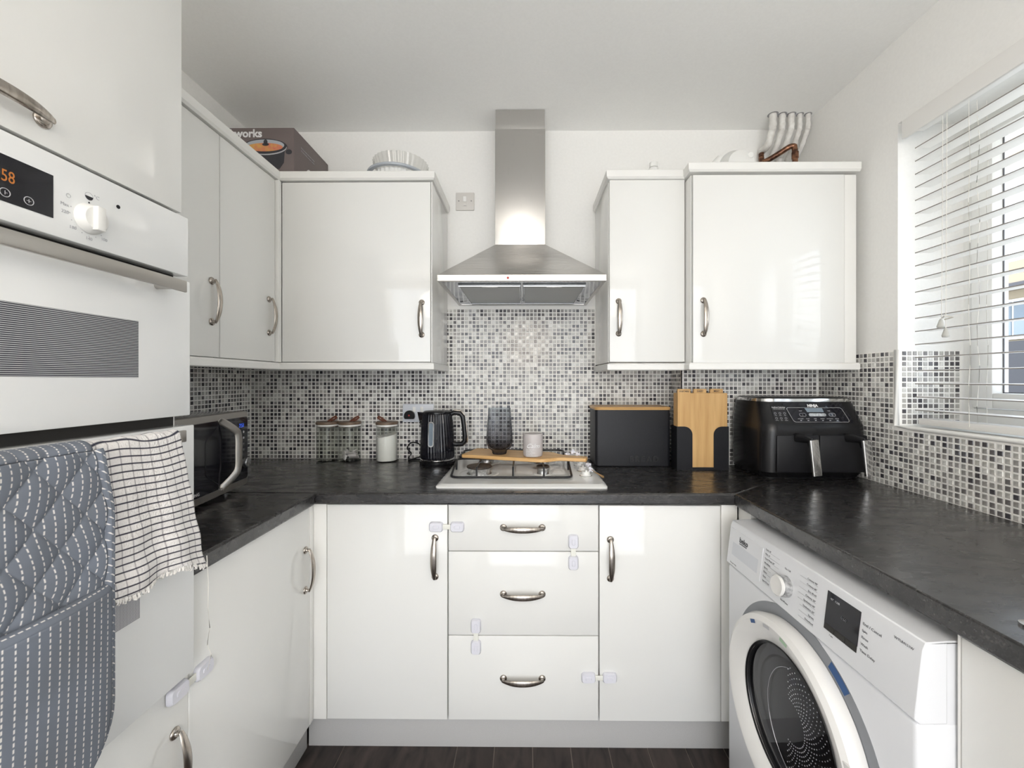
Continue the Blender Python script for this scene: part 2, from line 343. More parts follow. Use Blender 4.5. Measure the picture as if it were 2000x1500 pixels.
# mosaic tiles: real little slabs standing proud of the grout
def tile_geo(mb, o, u, v, n, mi):
    o, u, v, n = map(Vector, (o, u, v, n)); a = TS/2; c = a-0.0011; t = 0.0014
    vs = [o+u*(sx*a)+v*(sy*a) for sx, sy in ((-1, -1), (1, -1), (1, 1), (-1, 1))]
    vs += [o+u*(sx*c)+v*(sy*c)+n*t for sx, sy in ((-1, -1), (1, -1), (1, 1), (-1, 1))]
    mb.add(vs, [(4, 5, 6, 7), (0, 1, 5, 4), (1, 2, 6, 5), (2, 3, 7, 6), (3, 0, 4, 7)], mi)
def tone(): return random.choices(range(5), TW)[0]
def mosaic(parent, fn, u, v, n, cols, rows, skip=None):
    """fn(c, r) -> centre; joined tile field of one wall"""
    mb = MB()
    for c in range(cols):
        for r_ in range(rows):
            p = fn(c, r_)
            if skip and skip(p): continue
            tile_geo(mb, p, u, v, n, tone())
    o = obj('mosaic_tiles', mb, ['tile_%d' % i for i in range(5)], parent, fixn=False); o['kind'] = 'stuff'
    return o
G = 0.004   # adhesive and grout bed thickness
# grout beds
obj('grout_bed', MB().box(XL, 0.69, YW-G, YW, WT-0.01, 1.36).box(-0.40, 0.36, YW-G, YW, 1.36, 1.628), 'grout', wb)
obj('grout_bed', MB().box(XL, XL+G, 0.86, YW-G, WT-0.01, 1.36), 'grout', wlft)
obj('grout_bed', MB().box(0.69-G, 0.69, 1.80-G, YW-G, WT-0.01, 1.34).box(0.69-G, XR, 1.80-G, 1.80, WT-0.01, 1.34), 'grout', bx)
obj('grout_bed', MB().box(XR-G, XR, WY1, 1.80-G, WT-0.01, 1.380).box(XR-G, XR, 0.30, WY1, WT-0.01, WZ0-0.001).box(XR, XR+0.215, WY1-G, WY1, WZ0+0.002, 1.380), 'grout', wr)
y_ = YW-G
mosaic(wb, lambda c, r_: (XL+0.012+c*P, y_, WT+0.008+r_*P), (1, 0, 0), (0, 0, 1), (0, -1, 0), 110, 40,
       lambda p: (p[2] > 1.35 and not (-0.395 < p[0] < 0.355)) or p[2] > 1.622)
mosaic(wlft, lambda c, r_: (XL+G, 0.875+c*P, WT+0.008+r_*P), (0, 1, 0), (0, 0, 1), (1, 0, 0), 58, 24)
mosaic(bx, lambda c, r_: (0.705+c*P, 1.80-G, WT+0.008+r_*P), (1, 0, 0), (0, 0, 1), (0, -1, 0), 32, 24)
mosaic(bx, lambda c, r_: (0.69-G, 1.812+c*P, WT+0.008+r_*P), (0, -1, 0), (0, 0, 1), (-1, 0, 0), 7, 24)
# right wall: nearest tiles are single pieces, the rest one field
tmesh = []
for i in range(5):
    mb = MB(); tile_geo(mb, (0, 0, 0), (0, -1, 0), (0, 0, 1), (-1, 0, 0), 0); tmesh.append(mesh_of('mosaic_tile', mb, 'tile_%d' % i, fixn=False))
mb = MB()
for c in range(82):
    for r_ in range(26):
        y = 1.786-c*P; z = WT+0.008+r_*P
        if z > WZ0-0.012 and y < WY1+0.016: continue
        if z > 1.375 or y < 0.31: continue
        if z < WZ0-0.012 and 1.045 < y < 1.375:
            o = bpy.data.objects.new('mosaic_tile', tmesh[tone()]); COL.objects.link(o); o.parent = wr; o.location = (XR-G, y, z)
        else: tile_geo(mb, (XR-G, y, z), (0, -1, 0), (0, 0, 1), (-1, 0, 0), tone())
for c in range(11):
    for r_ in range(14):
        tile_geo(mb, (XR+0.018+c*P, WY1-G, WZ0+0.016+r_*P), (1, 0, 0), (0, 0, 1), (0, -1, 0), tone())
o = obj('mosaic_tiles', mb, ['tile_%d' % i for i in range(5)], wr, fixn=False); o['kind'] = 'stuff'
# white quadrant bead round the tiled window edge
mb = MB(); mb.tube([(XR-0.003, WY1+0.001, 1.383), (XR-0.003, WY1+0.001, WZ0+0.002), (XR-0.003, 1.36, WZ0-0.001), (XR-0.003, 0.8, WZ0-0.001), (XR-0.003, WY0, WZ0-0.001)], 0.0075, 12)
struct('trim_1', mb, 'upvc')

# ------------------------------------------------------------------ window, sill, blind
win = obj('window_1', MB().rbox(XR+0.012, XR+0.30, WY0, WY1-G, WZ0-0.012, WZ0+0.004, 0.002).box(XR+0.225, XR+0.30, WY1-0.034, WY1, WZ0, WZ1).box(XR+0.225, XR+0.30, WY0, WY0+0.034, WZ0, WZ1)
      .box(XR+0.225, XR+0.30, WY0+0.034, WY1-0.034, WZ0, WZ0+0.065).box(XR+0.225, XR+0.30, WY0+0.034, WY1-0.034, WZ1-0.035, WZ1).box(XR+0.225, XR+0.30, 0.79, 0.85, WZ0+0.065, WZ1-0.035), 'upvc'); win['kind'] = 'structure'
for (a, b_) in ((0.853, WY1-0.036), (WY0+0.036, 0.787)):
    x0 = XR+0.212; z0, z1 = WZ0+0.068, WZ1-0.038; t = 0.062
    mb = MB()
    mb.rbox(x0, x0+0.055, b_-t, b_, z0, z1, 0.004); mb.rbox(x0, x0+0.055, a, a+t, z0, z1, 0.004)
    mb.rbox(x0, x0+0.055, a+t, b_-t, z0, z0+0.05, 0.004); mb.rbox(x0, x0+0.055, a+t, b_-t, z1-0.05, z1, 0.004)
    sash = obj('sash', mb, 'upvc', win)
    mb = MB(); g = 0.003
    mb.box(x0+0.034, x0+0.037, b_-t-g, b_-t, z0+0.05, z1-0.05).box(x0+0.034, x0+0.037, a+t, a+t+g, z0+0.05, z1-0.05)
    mb.box(x0+0.034, x0+0.037, a+t, b_-t, z0+0.05, z0+0.05+g).box(x0+0.034, x0+0.037, a+t, b_-t, z1-0.05-g, z1-0.05)
    obj('gasket', mb, 'print_grey', sash)
    obj('pane', MB().box(x0+0.038, x0+0.042, a+t-0.005, b_-t+0.005, z0+0.045, z1-0.045), 'pane_glass', sash)
bl = thing('venetian_blind', 'white venetian blind with level slats hanging in the window', 'blind', (XR+0.03, 0.81, WZ0+0.01))
BX0 = 1.304
obj('valance', MB().rbox(1.277, 1.287, WY0-0.01, 1.392, 2.094, 2.157, 0.002).rbox(1.287, 1.345, WY0+0.01, 1.385, 2.118, 2.155, 0.002), 'slat_white', bl)
sl = None
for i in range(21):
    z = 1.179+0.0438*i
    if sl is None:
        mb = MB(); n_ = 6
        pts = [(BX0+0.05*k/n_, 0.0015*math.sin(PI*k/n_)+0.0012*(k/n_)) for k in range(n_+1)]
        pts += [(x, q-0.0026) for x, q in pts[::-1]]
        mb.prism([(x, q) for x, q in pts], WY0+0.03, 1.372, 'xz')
        mb.box(BX0-0.0005, BX0+0.0002, WY0+0.03, 1.3722, -0.0028, 0.0002, mi=1); sl = mesh_of('slat', mb, ['slat_white', 'slat_edge_shade'])
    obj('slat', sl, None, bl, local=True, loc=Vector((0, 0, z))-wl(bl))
obj('bottom_rail', MB().rbox(BX0, BX0+0.05, WY0+0.03, 1.362, 1.131, 1.152, 0.003), 'slat_white', bl)
for y in (1.205, 0.80, 0.42):
    mb = MB()
    for x in (BX0-0.001, BX0+0.051): mb.tube([(x+0.001*math.sin(k*2.1), y+0.002*math.sin(k*1.3), 1.14+(2.10-1.14)*k/16) for k in range(17)], 0.0008, 5)
    mb.tube([(BX0+0.025, y+0.004*math.sin(k*1.7), 1.14+0.96*k/16) for k in range(17)], 0.0008, 5)
    obj('ladder_cord', mb, 'cord', bl)
mb = MB(); mb.tube([(1.296, 1.274, 2.12), (1.297, 1.276, 1.8), (1.297, 1.279, 1.468)], 0.0009, 5); mb.tube([(1.299, 1.264, 2.12), (1.299, 1.266, 1.8), (1.299, 1.268, 1.44)], 0.0009, 5)
mb.tube([(1.297, 1.276, 1.472), (1.290, 1.262, 1.476), (1.293, 1.242, 1.468), (1.298, 1.270, 1.466)], 0.0025, 6)
obj('pull_cord', mb, 'cord', bl)
prof = [(0.0015, 0.03), (0.004, 0.026), (0.008, 0.012), (0.0098, 0.005), (0.008, 0.0005), (0.003, 0)]
obj('cord_tassel', MB().lathe(prof, (1.297, 1.281, 1.440), 16), 'tassel', bl); obj('cord_tassel', MB().lathe(prof, (1.299, 1.268, 1.410), 16), 'tassel', bl)

# ------------------------------------------------------------------ outside
obj('ground', MB().box(1.7, 40, -20, 40, -0.5, -0.3), 'paving')['kind'] = 'structure'
hs = thing('neighbouring_house', 'cream rendered house with tiled roof seen through the blind', 'house', (13.5, 10, -0.3))
obj('wall', MB().box(11.0, 16, 4, 16, -0.3, 3.35), 'brick_house', hs)
mb = MB()
for k in range(12):
    x = 10.6+k*0.19; z = 3.38+k*0.085
    mb.box(x, x+0.26, 3.7, 16.3, z, z+0.06)
mb.box(10.7, 16.2, 3.7, 16.3, 3.3, 3.4)
obj('roof', mb, 'roof_tile', hs)
obj('gutter', MB().box(10.48, 10.6, 3.7, 16.3, 3.28, 3.38), 'gutter', hs)
f = obj('window', MB().box(10.95, 11.02, 8.6, 9.75, 2.2, 3.1), 'upvc', hs); obj('pane', MB().box(10.93, 10.96, 8.66, 9.2, 2.26, 3.04).box(10.93, 10.96, 9.25, 9.69, 2.26, 3.04), 'gauge', f)
obj('shed_front', MB().box(9.6, 10.9, 6.5, 10.6, -0.3, 2.05), 'house_dark', hs)
ev = thing('eaves', 'pale painted eaves board outside above the window', 'eaves', (1.85, 0.8, 2.2))
obj('soffit', MB().box(1.64, 2.0, -0.5, 2.6, 2.20, 2.22), 'soffit', ev); obj('fascia_board', MB().box(2.0, 2.02, -0.5, 2.6, 2.17, 2.4), 'soffit', ev)

# ------------------------------------------------------------------ handles
def handle_mesh(horizontal=False, L_=0.128):
    mb = MB(); h = L_/2
    for s in (-1, 1):
        mb.lathe([(0.0115, 0.0), (0.012, 0.0015), (0.0105, 0.004), (0.006, 0.0055), (0.0048, 0.009), (0.0046, 0.016)], (0, 0, s*h), 20, 'y', M=Matrix.Scale(-1, 4, (0, 1, 0)))
    pts = []; rad = []; n = 22
    for i in range(n+1):
        t = i/n*2-1
        z = t*(h+0.003); out = 0.014+0.014*(1-abs(t)**2.2)
        pts.append((0, -out, z)); w_ = 0.0048+0.0052*(1-abs(t)**2.5)
        rad.append((w_, 0.0028+0.001*(1-t*t)))
    pts = [(0, -0.008, -h)]+pts+[(0, -0.008, h)]; rad = [(0.0045, 0.0045)]+rad+[(0.0045, 0.0045)]
    # ribbon wide across the door, thin outwards
    mb.tube(pts, rad, 12, up=(0, 1, 0))
    if horizontal:
        R = Matrix.Rotation(PI/2, 4, 'Y'); mb.v = [R @ p for p in mb.v]
    return mesh_of('handle', mb, 'nickel', 50)
HV, HH = handle_mesh(), handle_mesh(True)
def handle(door, x, y, z, face, horizontal=False):
    o = obj('handle', HH if horizontal else HV, None, door, local=True, loc=Vector((x, y, z))-wl(door))
    o.rotation_euler = (0, 0, {'-y': 0, '+x': PI/2, '-x': -PI/2}[face]); return o
def slab(x0, x1, y0, y1, z0, z1, r=0.0015): return MB().rbox(x0, x1, y0, y1, z0, z1, r)
D = 0.018
def unit_back(name, label, x0, x1, z0, z1, yf, doors, cat='cabinet'):
    """cabinet on the back wall; doors = (x0,x1,z0,z1,kind,hx,hz)"""
    t = thing(name, label, cat, ((x0+x1)/2, (yf+YW)/2, z0))
    obj('carcass', MB().box(x0+0.001, x1-0.001, yf+D+0.001, YW-0.008, z0+0.001, z1-0.001), 'carcass_white', t)
    for d in doors:
        o = obj(d[4], slab(d[0]+0.0016, d[1]-0.0016, yf, yf+D, d[2]+0.0015, d[3]-0.0015), 'gloss_white', t)
        if d[5] is not None: handle(o, d[5], yf, d[6], '-y', d[4] == 'drawer')
    return t
def unit_left(name, label, y0, y1, z0, z1, xf, doors, cat='cabinet'):
    t = thing(name, label, cat, ((xf+XL)/2, (y0+y1)/2, z0))
    obj('carcass', MB().box(XL+0.008, xf-D-0.001, y0+0.001, y1-0.001, z0+0.001, z1-0.001), 'carcass_white', t)
    for d in doors:
        o = obj(d[4], slab(xf-D, xf, d[0]+0.0016, d[1]-0.0016, d[2]+0.0015, d[3]-0.0015), 'gloss_white', t)
        if d[5] is not None: handle(o, xf, d[5], d[6], '+x', len(d) > 7)
    return t
# base units of the back run
t = unit_back('base_cabinet', 'white gloss base cabinet left of the drawers, handle at its top right', -0.66, -0.257, 0.15, 0.866, YB, [(-0.66, -0.257, 0.151, 0.866, 'door', -0.299, 0.691)])
obj('corner_post', slab(-0.7205, -0.661, YB, YB+D, 0.151, 0.866), 'satin_white', t)
unit_back('drawer_cabinet', 'white gloss cabinet of three drawers under the hob', -0.256, 0.243, 0.15, 0.866, YB,
          [(-0.256, 0.243, 0.711, 0.866, 'drawer', -0.0085, 0.790), (-0.256, 0.243, 0.432, 0.711, 'drawer', -0.0085, 0.570), (-0.256, 0.243, 0.151, 0.432, 'drawer', -0.0085, 0.291)], 'drawers')
t = unit_back('base_cabinet', 'white gloss base cabinet between the drawers and the washing machine', 0.244, 0.645, 0.15, 0.866, YB, [(0.244, 0.645, 0.150, 0.865, 'door', 0.281, 0.687)])
obj('corner_post', slab(0.647, 0.70, YB+0.001, YB+D, 0.151, 0.866), 'satin_white', t)
obj('side_post', slab(0.7015, 0.72, 1.272, 1.346, 0.151, 0.866), 'satin_white', t)
tag(obj('batten', slab(0.735, 0.75, 0.672, 1.270, 0.850, 0.8665), 'satin_white'), 'pale batten under the worktop above the washing machine', 'batten')
# left run base, right run base
t = unit_left('base_cabinet', 'white gloss base cabinet below the microwave, left of the corner', 0.846, 1.327, 0.15, 0.866, XLB, [(0.845, 1.322, 0.151, 0.866, 'door', 1.294, 0.671)])
obj('corner_post', slab(XLB-D, XLB, 1.3235, 1.346, 0.151, 0.866), 'satin_white', t)
t = thing('base_cabinet', 'pale end cabinet right of the washing machine under the worktop', 'cabinet', (1.0, 0.4, 0.0))
obj('carcass', MB().box(0.722, XR-0.005, 0.05, 0.663, 0.15, 0.866), 'carcass_white', t)
obj('side_panel', slab(0.703, XR-0.006, 0.6635, 0.668, 0.002, 0.866, 0.0008), 'satin_white', t)
obj('door', slab(0.702, 0.7205, 0.06, 0.661, 0.151, 0.864), 'satin_white', t)
# plinths
tag(obj('plinth', MB().rbox(-0.757, 0.75, 1.417, 1.433, 0.0, 0.149, 0.001), 'plinth_grey'), 'grey plinth board along the floor under the drawers', 'plinth')
tag(obj('plinth', MB().rbox(-0.775, -0.759, 0.15, 1.41, 0.0, 0.149, 0.001), 'plinth_grey'), 'grey plinth board along the floor under the left-hand cabinets', 'plinth')
# wall units
tl = unit_left('wall_cabinet', 'white gloss wall cabinet nearest the ovens on the left wall', 0.835, 1.300, 1.348, 2.066, XLU, [(0.835, 1.300, 1.349, 2.066, 'door', 1.266, 1.5245)])
t = unit_left('wall_cabinet', 'narrow white gloss wall cabinet on the left wall beside the corner', 1.301, 1.594, 1.348, 2.066, XLU, [(1.301, 1.590, 1.349, 2.066, 'door', 1.551, 1.5235)])
obj('corner_post', slab(XLU-D, XLU+0.0125, 1.5925, 1.6125, 1.349, 2.066), 'satin_white', t)
t = unit_back('wall_cabinet', 'wide white gloss wall cabinet left of the cooker hood', -0.972, -0.375, 1.348, 2.066, YU, [(-0.970, -0.375, 1.349, 2.066, 'door', -0.411, 1.522)])
obj('end_panel', MB().rbox(-0.3745, -0.370, YU+0.002, YW-G-0.002, 1.349, 2.066, 0.0008), 'gloss_white', t)
t = unit_back('wall_cabinet', 'narrow white gloss wall cabinet right of the cooker hood', 0.337, 0.633, 1.348, 2.070, YU, [(0.332, 0.631, 1.349, 2.071, 'door', 0.369, 1.526)])
obj('end_panel', MB().rbox(0.3315, 0.336, YU+0.02, YW-G-0.002, 1.349, 2.070, 0.0008), 'gloss_white', t)
t = thing('boiler_cabinet', 'largest white gloss wall cabinet at right, reflecting the blind', 'cabinet', (0.95, 1.75, 1.345))
obj('carcass', MB().box(0.636, 1.262, 1.56+D, YW-0.008, 1.348, 2.062), 'carcass_white', t)
o = obj('door', slab(0.641, 1.215, 1.56, 1.56+D, 1.345, 2.062), 'gloss_white', t); handle(o, 0.680, 1.56, 1.5185, '-y')
obj('side_panel', slab(0.6335, 0.6355, 1.562, 1.70, 1.345, 2.062, 0.0006), 'satin_white', t)
obj('filler_panel', slab(1.217, 1.262, 1.562, 1.578, 1.345, 2.062), 'satin_white', t)
# cornices and pelmets (profile swept along the front)
def sweep(pts, prof, mi=0):
    """pts: plan path (x,y); prof: (out,z) ring; out is to the left of travel"""
    mb = MB(); n = len(pts); k = len(prof); vs = []
    for i, p in enumerate(pts):
        p = Vector((p[0], p[1])); nrm = []
        if i > 0: d = (p-Vector(pts[i-1])).normalized(); nrm.append(Vector((-d.y, d.x)))
        if i < n-1: d = (Vector(pts[i+1])-p).normalized(); nrm.append(Vector((-d.y, d.x)))
        m_ = sum(nrm, Vector((0, 0))); m_.normalize(); s_ = 1/max(0.3, m_.dot(nrm[0]))
        for (o_, z) in prof: vs.append((p.x+m_.x*o_*s_, p.y+m_.y*o_*s_, z))
    fs = [(i*k+j, i*k+(j+1) % k, (i+1)*k+(j+1) % k, (i+1)*k+j) for i in range(n-1) for j in range(k)]
    fs += [list(range(k)), [(n-1)*k+j for j in range(k)][::-1]]
    return mb.add(vs, fs)
def corn(z0, z1): return [(-0.03, z0+0.002), (-0.004, z0+0.002), (0.006, z0+0.003), (0.012, z0+0.010), (0.013, z1-0.003), (0.011, z1), (-0.03, z1)]
def pelm(z0, z1): return [(-0.02, z0), (0.006, z0), (0.009, z0+0.003), (0.009, z1-0.006), (0.003, z1), (-0.02, z1)]
def rev(p): return [(-a, b_) for a, b_ in p]
pathL = [(XLU, 0.84), (XLU, YU), (-0.370, YU), (-0.370, YW-0.01)]
tag(obj('cornice', sweep(pathL, rev(corn(2.067, 2.104))), 'satin_white', ang=28), 'white cornice moulding along the top of the left wall cabinets', 'cornice')
tag(obj('pelmet', sweep(pathL[:3]+[(-0.370, YW-0.012)], rev(pelm(1.319, 1.3475))), 'satin_white', ang=28), 'white pelmet moulding under the left wall cabinets', 'pelmet')
pathR = [(0.332, YW-0.01), (0.332, YU), (0.632, YU), (0.632, 1.56), (1.270, 1.56)]
tag(obj('cornice', sweep(pathR, rev(corn(2.068, 2.105))), 'satin_white', ang=28), 'white stepped cornice moulding on the right wall cabinets', 'cornice')
tag(obj('pelmet', sweep([(0.332, YW-0.012), (0.332, YU), (0.632, YU), (0.632, 1.56), (1.268, 1.56)], rev(pelm(1.317, 1.3447))), 'satin_white', ang=28), 'white pelmet moulding under the right wall cabinets', 'pelmet')

# ------------------------------------------------------------------ worktop
wt = thing('worktop', 'dark slate-look laminate worktop running round three walls', 'worktop', (0, 1.6, WB))
def top(pts, name='worktop_section'):
    return obj(name, MB().prism(pts, WB, WT, 'xy'), 'worktop', wt, bev=0.006)
XE = -0.690
top([(XL+G, YW-G), (XL+G, 1.334), (XE, 1.334), (0.682, 1.334), (0.686, 1.334), (XR-G, 1.80-G), (0.69-G, 1.80-G), (0.69-G, YW-G)])
top([(XL+G, 1.3335), (XL+G, 0.838), (XE, 0.838), (XE, 1.3335)])
top([(0.6865, 1.334), (0.683, 1.333), (0.702, 0.05), (XR-G, 0.05), (XR-G, 1.795)])

# ------------------------------------------------------------------ oven tower
tw = thing('oven_housing', 'tall white gloss oven housing at the left edge of the view', 'cabinet', (-1.0, 0.53, 0))
ty0, ty1 = 0.232, 0.832
obj('carcass', MB().box(XL+0.008, -0.724, ty0, ty1, 0.15, 0.672).box(XL+0.008, -0.724, ty0, ty1, 1.62, 2.10).box(XL+0.008, -1.29, ty0, ty1, 0.672, 1.62)
    .box(XL+0.008, -0.722, ty1-0.004, ty1, 0.15, 2.1).box(XL+0.008, -0.722, ty0, ty0+0.004, 0.15, 2.1), 'carcass_white', tw)
XT = -0.705
o = obj('door', slab(XT-D, XT, ty0, ty1-0.002, 1.620, 2.098), 'gloss_white', tw); handle(o, XT, 0.524, 1.657, '+x', True)
o = obj('door', slab(XT-D, XT, ty0, ty1+0.0135, 0.151, 0.664), 'gloss_white', tw); handle(o, XT, 0.812, 0.504, '+x')
ov = thing('double_oven', 'white built-in double oven with steel bar handles', 'oven', (-0.99, 0.53, 0.68))
oy0, oy1 = 0.236, 0.828
obj('oven_body', MB().box(-1.28, -0.716, oy0+0.006, oy1-0.006, 0.676, 1.616), 'dark_gap', ov)
XF = -0.690
fa = obj('control_fascia', MB().rbox(-0.715, XF, oy0, oy1, 1.489, 1.608, 0.0015), 'oven_white', ov)
obj('display', MB().box(XF-0.001, XF+0.0008, 0.44, 0.589, 1.514, 1.576), 'black_gloss', fa)
dg = text('3:58', 0.0225, 'orange_led', fa, (XF+0.001, 0.518, 1.541), '+x', 'digits'); dg.scale = (0.68, 1, 1)
for y, g_ in ((0.5335, 'L'), (0.5595, '+')):
    mb = MB(); mb.tube([(XF+0.001, y+0.0055*math.cos(a*PI/10), 1.526+0.0055*math.sin(a*PI/10)) for a in range(20)], 0.0005, 6, True, up=(1, 0, 0))
    mb.box(XF+0.0008, XF+0.0013, y-0.0003, y+0.0003, 1.5235, 1.5285); mb.box(XF+0.0008, XF+0.0013, y-0.0025 if g_ == '+' else y, y+0.0025, 1.5257, 1.5263)
    obj('touch_button', mb, 'print_light', fa)
mb = MB(); mb.lathe([(0.0225, 0), (0.0235, 0.002), (0.0225, 0.005), (0.0195, 0.012), (0.0175, 0.014)], (XF, 0.638, 1.532), 40, 'x')
mb.rbox(XF+0.010, XF+0.022, 0.638-0.0065, 0.638+0.0065, 1.532-0.019, 1.532+0.019, 0.002)
obj('knob', mb, 'carcass_white', fa)
for s_, y, z in (('Max', 0.604, 1.539), ('220', 0.6045, 1.528), ('180', 0.615, 1.508), ('140', 0.638, 1.499), ('100', 0.661, 1.505), ('\u00b0C', 0.645, 1.568)):
    text(s_, 0.0068 if s_ != '\u00b0C' else 0.008, 'print_light', fa, (XF+0.0004, y, z), '+x', align='CENTER' if s_ != '\u00b0C' else 'LEFT')
mb = MB()
for a in range(11):
    t_ = math.radians(-200+a*22); mb.box(XF, XF+0.0005, 0.638+0.027*math.cos(t_)-0.0006, 0.638+0.027*math.cos(t_)+0.0006, 1.532+0.027*math.sin(t_)-0.0006, 1.532+0.027*math.sin(t_)+0.0006)
mb.tube([(XF+0.0003, 0.638+0.006*math.cos(a*PI/9), 1.568+0.006*math.sin(a*PI/9)) for a in range(18)], 0.0003, 5, True, up=(1, 0, 0))
mb.tube([(XF+0.0003, 0.609+0.003*math.cos(a*PI/5), 1.556+0.003*math.sin(a*PI/5)) for a in range(10)], 0.0003, 5, True, up=(1, 0, 0))
obj('dial_marks', mb, 'print_light', fa)
mb = MB(); mb.prism([(0.632, 1.568)]+[(0.638-0.006*math.cos(a*PI/10), 1.568-0.006*math.sin(a*PI/10)) for a in range(11)], XF, XF+0.0007, 'yz'); mb.cyl((XF, 0.638, 1.558), 0.0012, 0.0007, 'x', 12)
obj('dial_symbol', mb, 'print_black', fa)
obj('pilot_light', MB().cyl((XF, 0.684, 1.571), 0.0031, 0.001, 'x', 20), 'black_gloss', fa)
d1 = obj('oven_door', MB().rbox(-0.715, -0.686, oy0, oy1, 1.206, 1.478, 0.002), 'oven_white', ov)
obj('window_print', MB().box(-0.6862, -0.6855, 0.34, 0.716, 1.282, 1.382), 'oven_stripes', d1)
d2 = obj('oven_door', MB().rbox(-0.715, -0.681, oy0, oy1+0.004, 0.682, 1.186, 0.002), 'oven_white', ov)
obj('window_print', MB().box(-0.6812, -0.6802, 0.33, 0.713, 0.858, 1.05), 'oven_dots', d2)
def bar(par, z, y1, x0, x1):
    mb = MB(); mb.rbox(x0, x1, 0.25, y1, z-0.011, z+0.011, 0.0015); mb.lathe([(0.007, 0), (0.007, 0.032)], (x0-0.030, y1-0.025, z-0.003), 14, 'x'); mb.lathe([(0.007, 0), (0.007, 0.032)], (x0-0.030, 0.27, z-0.003), 14, 'x')
    return obj('bar_handle', mb, 'oven_bar', par)
bar(d1, 1.457, 0.778, -0.656, -0.650)
bar(d2, 1.172, 0.765, -0.646, -0.640)

# ------------------------------------------------------------------ towel and oven glove on the lower bar handle
m = mat('towel_check', (0.8, 0.78, 0.76), 0.95)
N, L, b = nodes(m)
uv = N.new('ShaderNodeUVMap'); s = N.new('ShaderNodeSeparateXYZ'); L.new(uv.outputs[0], s.inputs[0])
def stripes(sock, period, width, soft=0.02):
    a = N.new('ShaderNodeMath'); a.operation = 'DIVIDE'; a.inputs[1].default_value = period; L.new(sock, a.inputs[0])
    f = N.new('ShaderNodeMath'); f.operation = 'FRACT'; L.new(a.outputs[0], f.inputs[0])
    c = N.new('ShaderNodeMath'); c.operation = 'SUBTRACT'; c.inputs[1].default_value = 0.5; L.new(f.outputs[0], c.inputs[0])
    d = N.new('ShaderNodeMath'); d.operation = 'ABSOLUTE'; L.new(c.outputs[0], d.inputs[0])
    q = N.new('ShaderNodeMapRange'); q.inputs['From Min'].default_value = width/2-soft; q.inputs['From Max'].default_value = width/2+soft
    q.inputs['To Min'].default_value = 1; q.inputs['To Max'].default_value = 0; L.new(d.outputs[0], q.inputs['Value']); return q.outputs[0]
h1 = stripes(s.outputs['Y'], 0.0128, 0.20, 0.05); v1 = stripes(s.outputs['X'], 0.0205, 0.09, 0.05)
mx = N.new('ShaderNodeMixRGB'); mx.inputs[1].default_value = (0.80, 0.775, 0.76, 1); mx.inputs[2].default_value = (0.36, 0.34, 0.35, 1); L.new(v1, mx.inputs[0])
mx2 = N.new('ShaderNodeMixRGB'); mx2.inputs[2].default_value = (0.035, 0.035, 0.055, 1); L.new(h1, mx2.inputs[0]); L.new(mx.outputs[0], mx2.inputs[1])
L.new(mx2.outputs[0], b.inputs['Base Color'])
t = N.new('ShaderNodeTexCoord'); nz = N.new('ShaderNodeTexNoise'); nz.inputs['Scale'].default_value = 350; u = N.new('ShaderNodeBump'); u.inputs['Strength'].default_value = 0.9; u.inputs['Distance'].default_value = 0.003
L.new(t.outputs['Object'], nz.inputs['Vector']); L.new(nz.outputs['Fac'], u.inputs['Height']); L.new(u.outputs[0], b.inputs['Normal'])
def glove_mat(name, diag):
    global N, L, b
    m = mat(name, (0.2, 0.22, 0.27), 0.9); N, L, b = nodes(m)
    uv = N.new('ShaderNodeUVMap'); s = N.new('ShaderNodeSeparateXYZ'); L.new(uv.outputs[0], s.inputs[0])
    if diag:
        ad_ = N.new('ShaderNodeMath'); ad_.operation = 'ADD'; L.new(s.outputs['X'], ad_.inputs[0]); L.new(s.outputs['Y'], ad_.inputs[1])
        v_ = stripes(ad_.outputs[0], 0.012, 0.16, 0.05)
    else: v_ = stripes(s.outputs['X'], 0.0112, 0.13, 0.05)
    h_ = stripes(s.outputs['Y'], 0.0078, 0.62, 0.06)
    mu = N.new('ShaderNodeMath'); mu.operation = 'MULTIPLY'; L.new(v_, mu.inputs[0]); L.new(h_, mu.inputs[1])
    mx = N.new('ShaderNodeMixRGB'); mx.inputs[1].default_value = (0.165, 0.19, 0.235, 1); mx.inputs[2].default_value = (0.78, 0.77, 0.76, 1); L.new(mu.outputs[0], mx.inputs[0])
    t = N.new('ShaderNodeTexCoord'); nz = N.new('ShaderNodeTexNoise'); nz.inputs['Scale'].default_value = 12; nz.inputs['Detail'].default_value = 6
    r = N.new('ShaderNodeValToRGB'); r.color_ramp.elements[0].position = 0.35; r.color_ramp.elements[0].color = (0.85, 0.82, 0.78, 1); r.color_ramp.elements[1].color = (1.08, 1.08, 1.1, 1)
    m2 = N.new('ShaderNodeMixRGB'); m2.blend_type = 'MULTIPLY'; m2.inputs[0].default_value = 1
    L.new(t.outputs['Object'], nz.inputs['Vector']); L.new(nz.outputs['Fac'], r.inputs[0]); L.new(mx.outputs[0], m2.inputs[1]); L.new(r.outputs[0], m2.inputs[2]); L.new(m2.outputs[0], b.inputs['Base Color'])
glove_mat('glove_cloth', False); glove_mat('glove_binding', True)
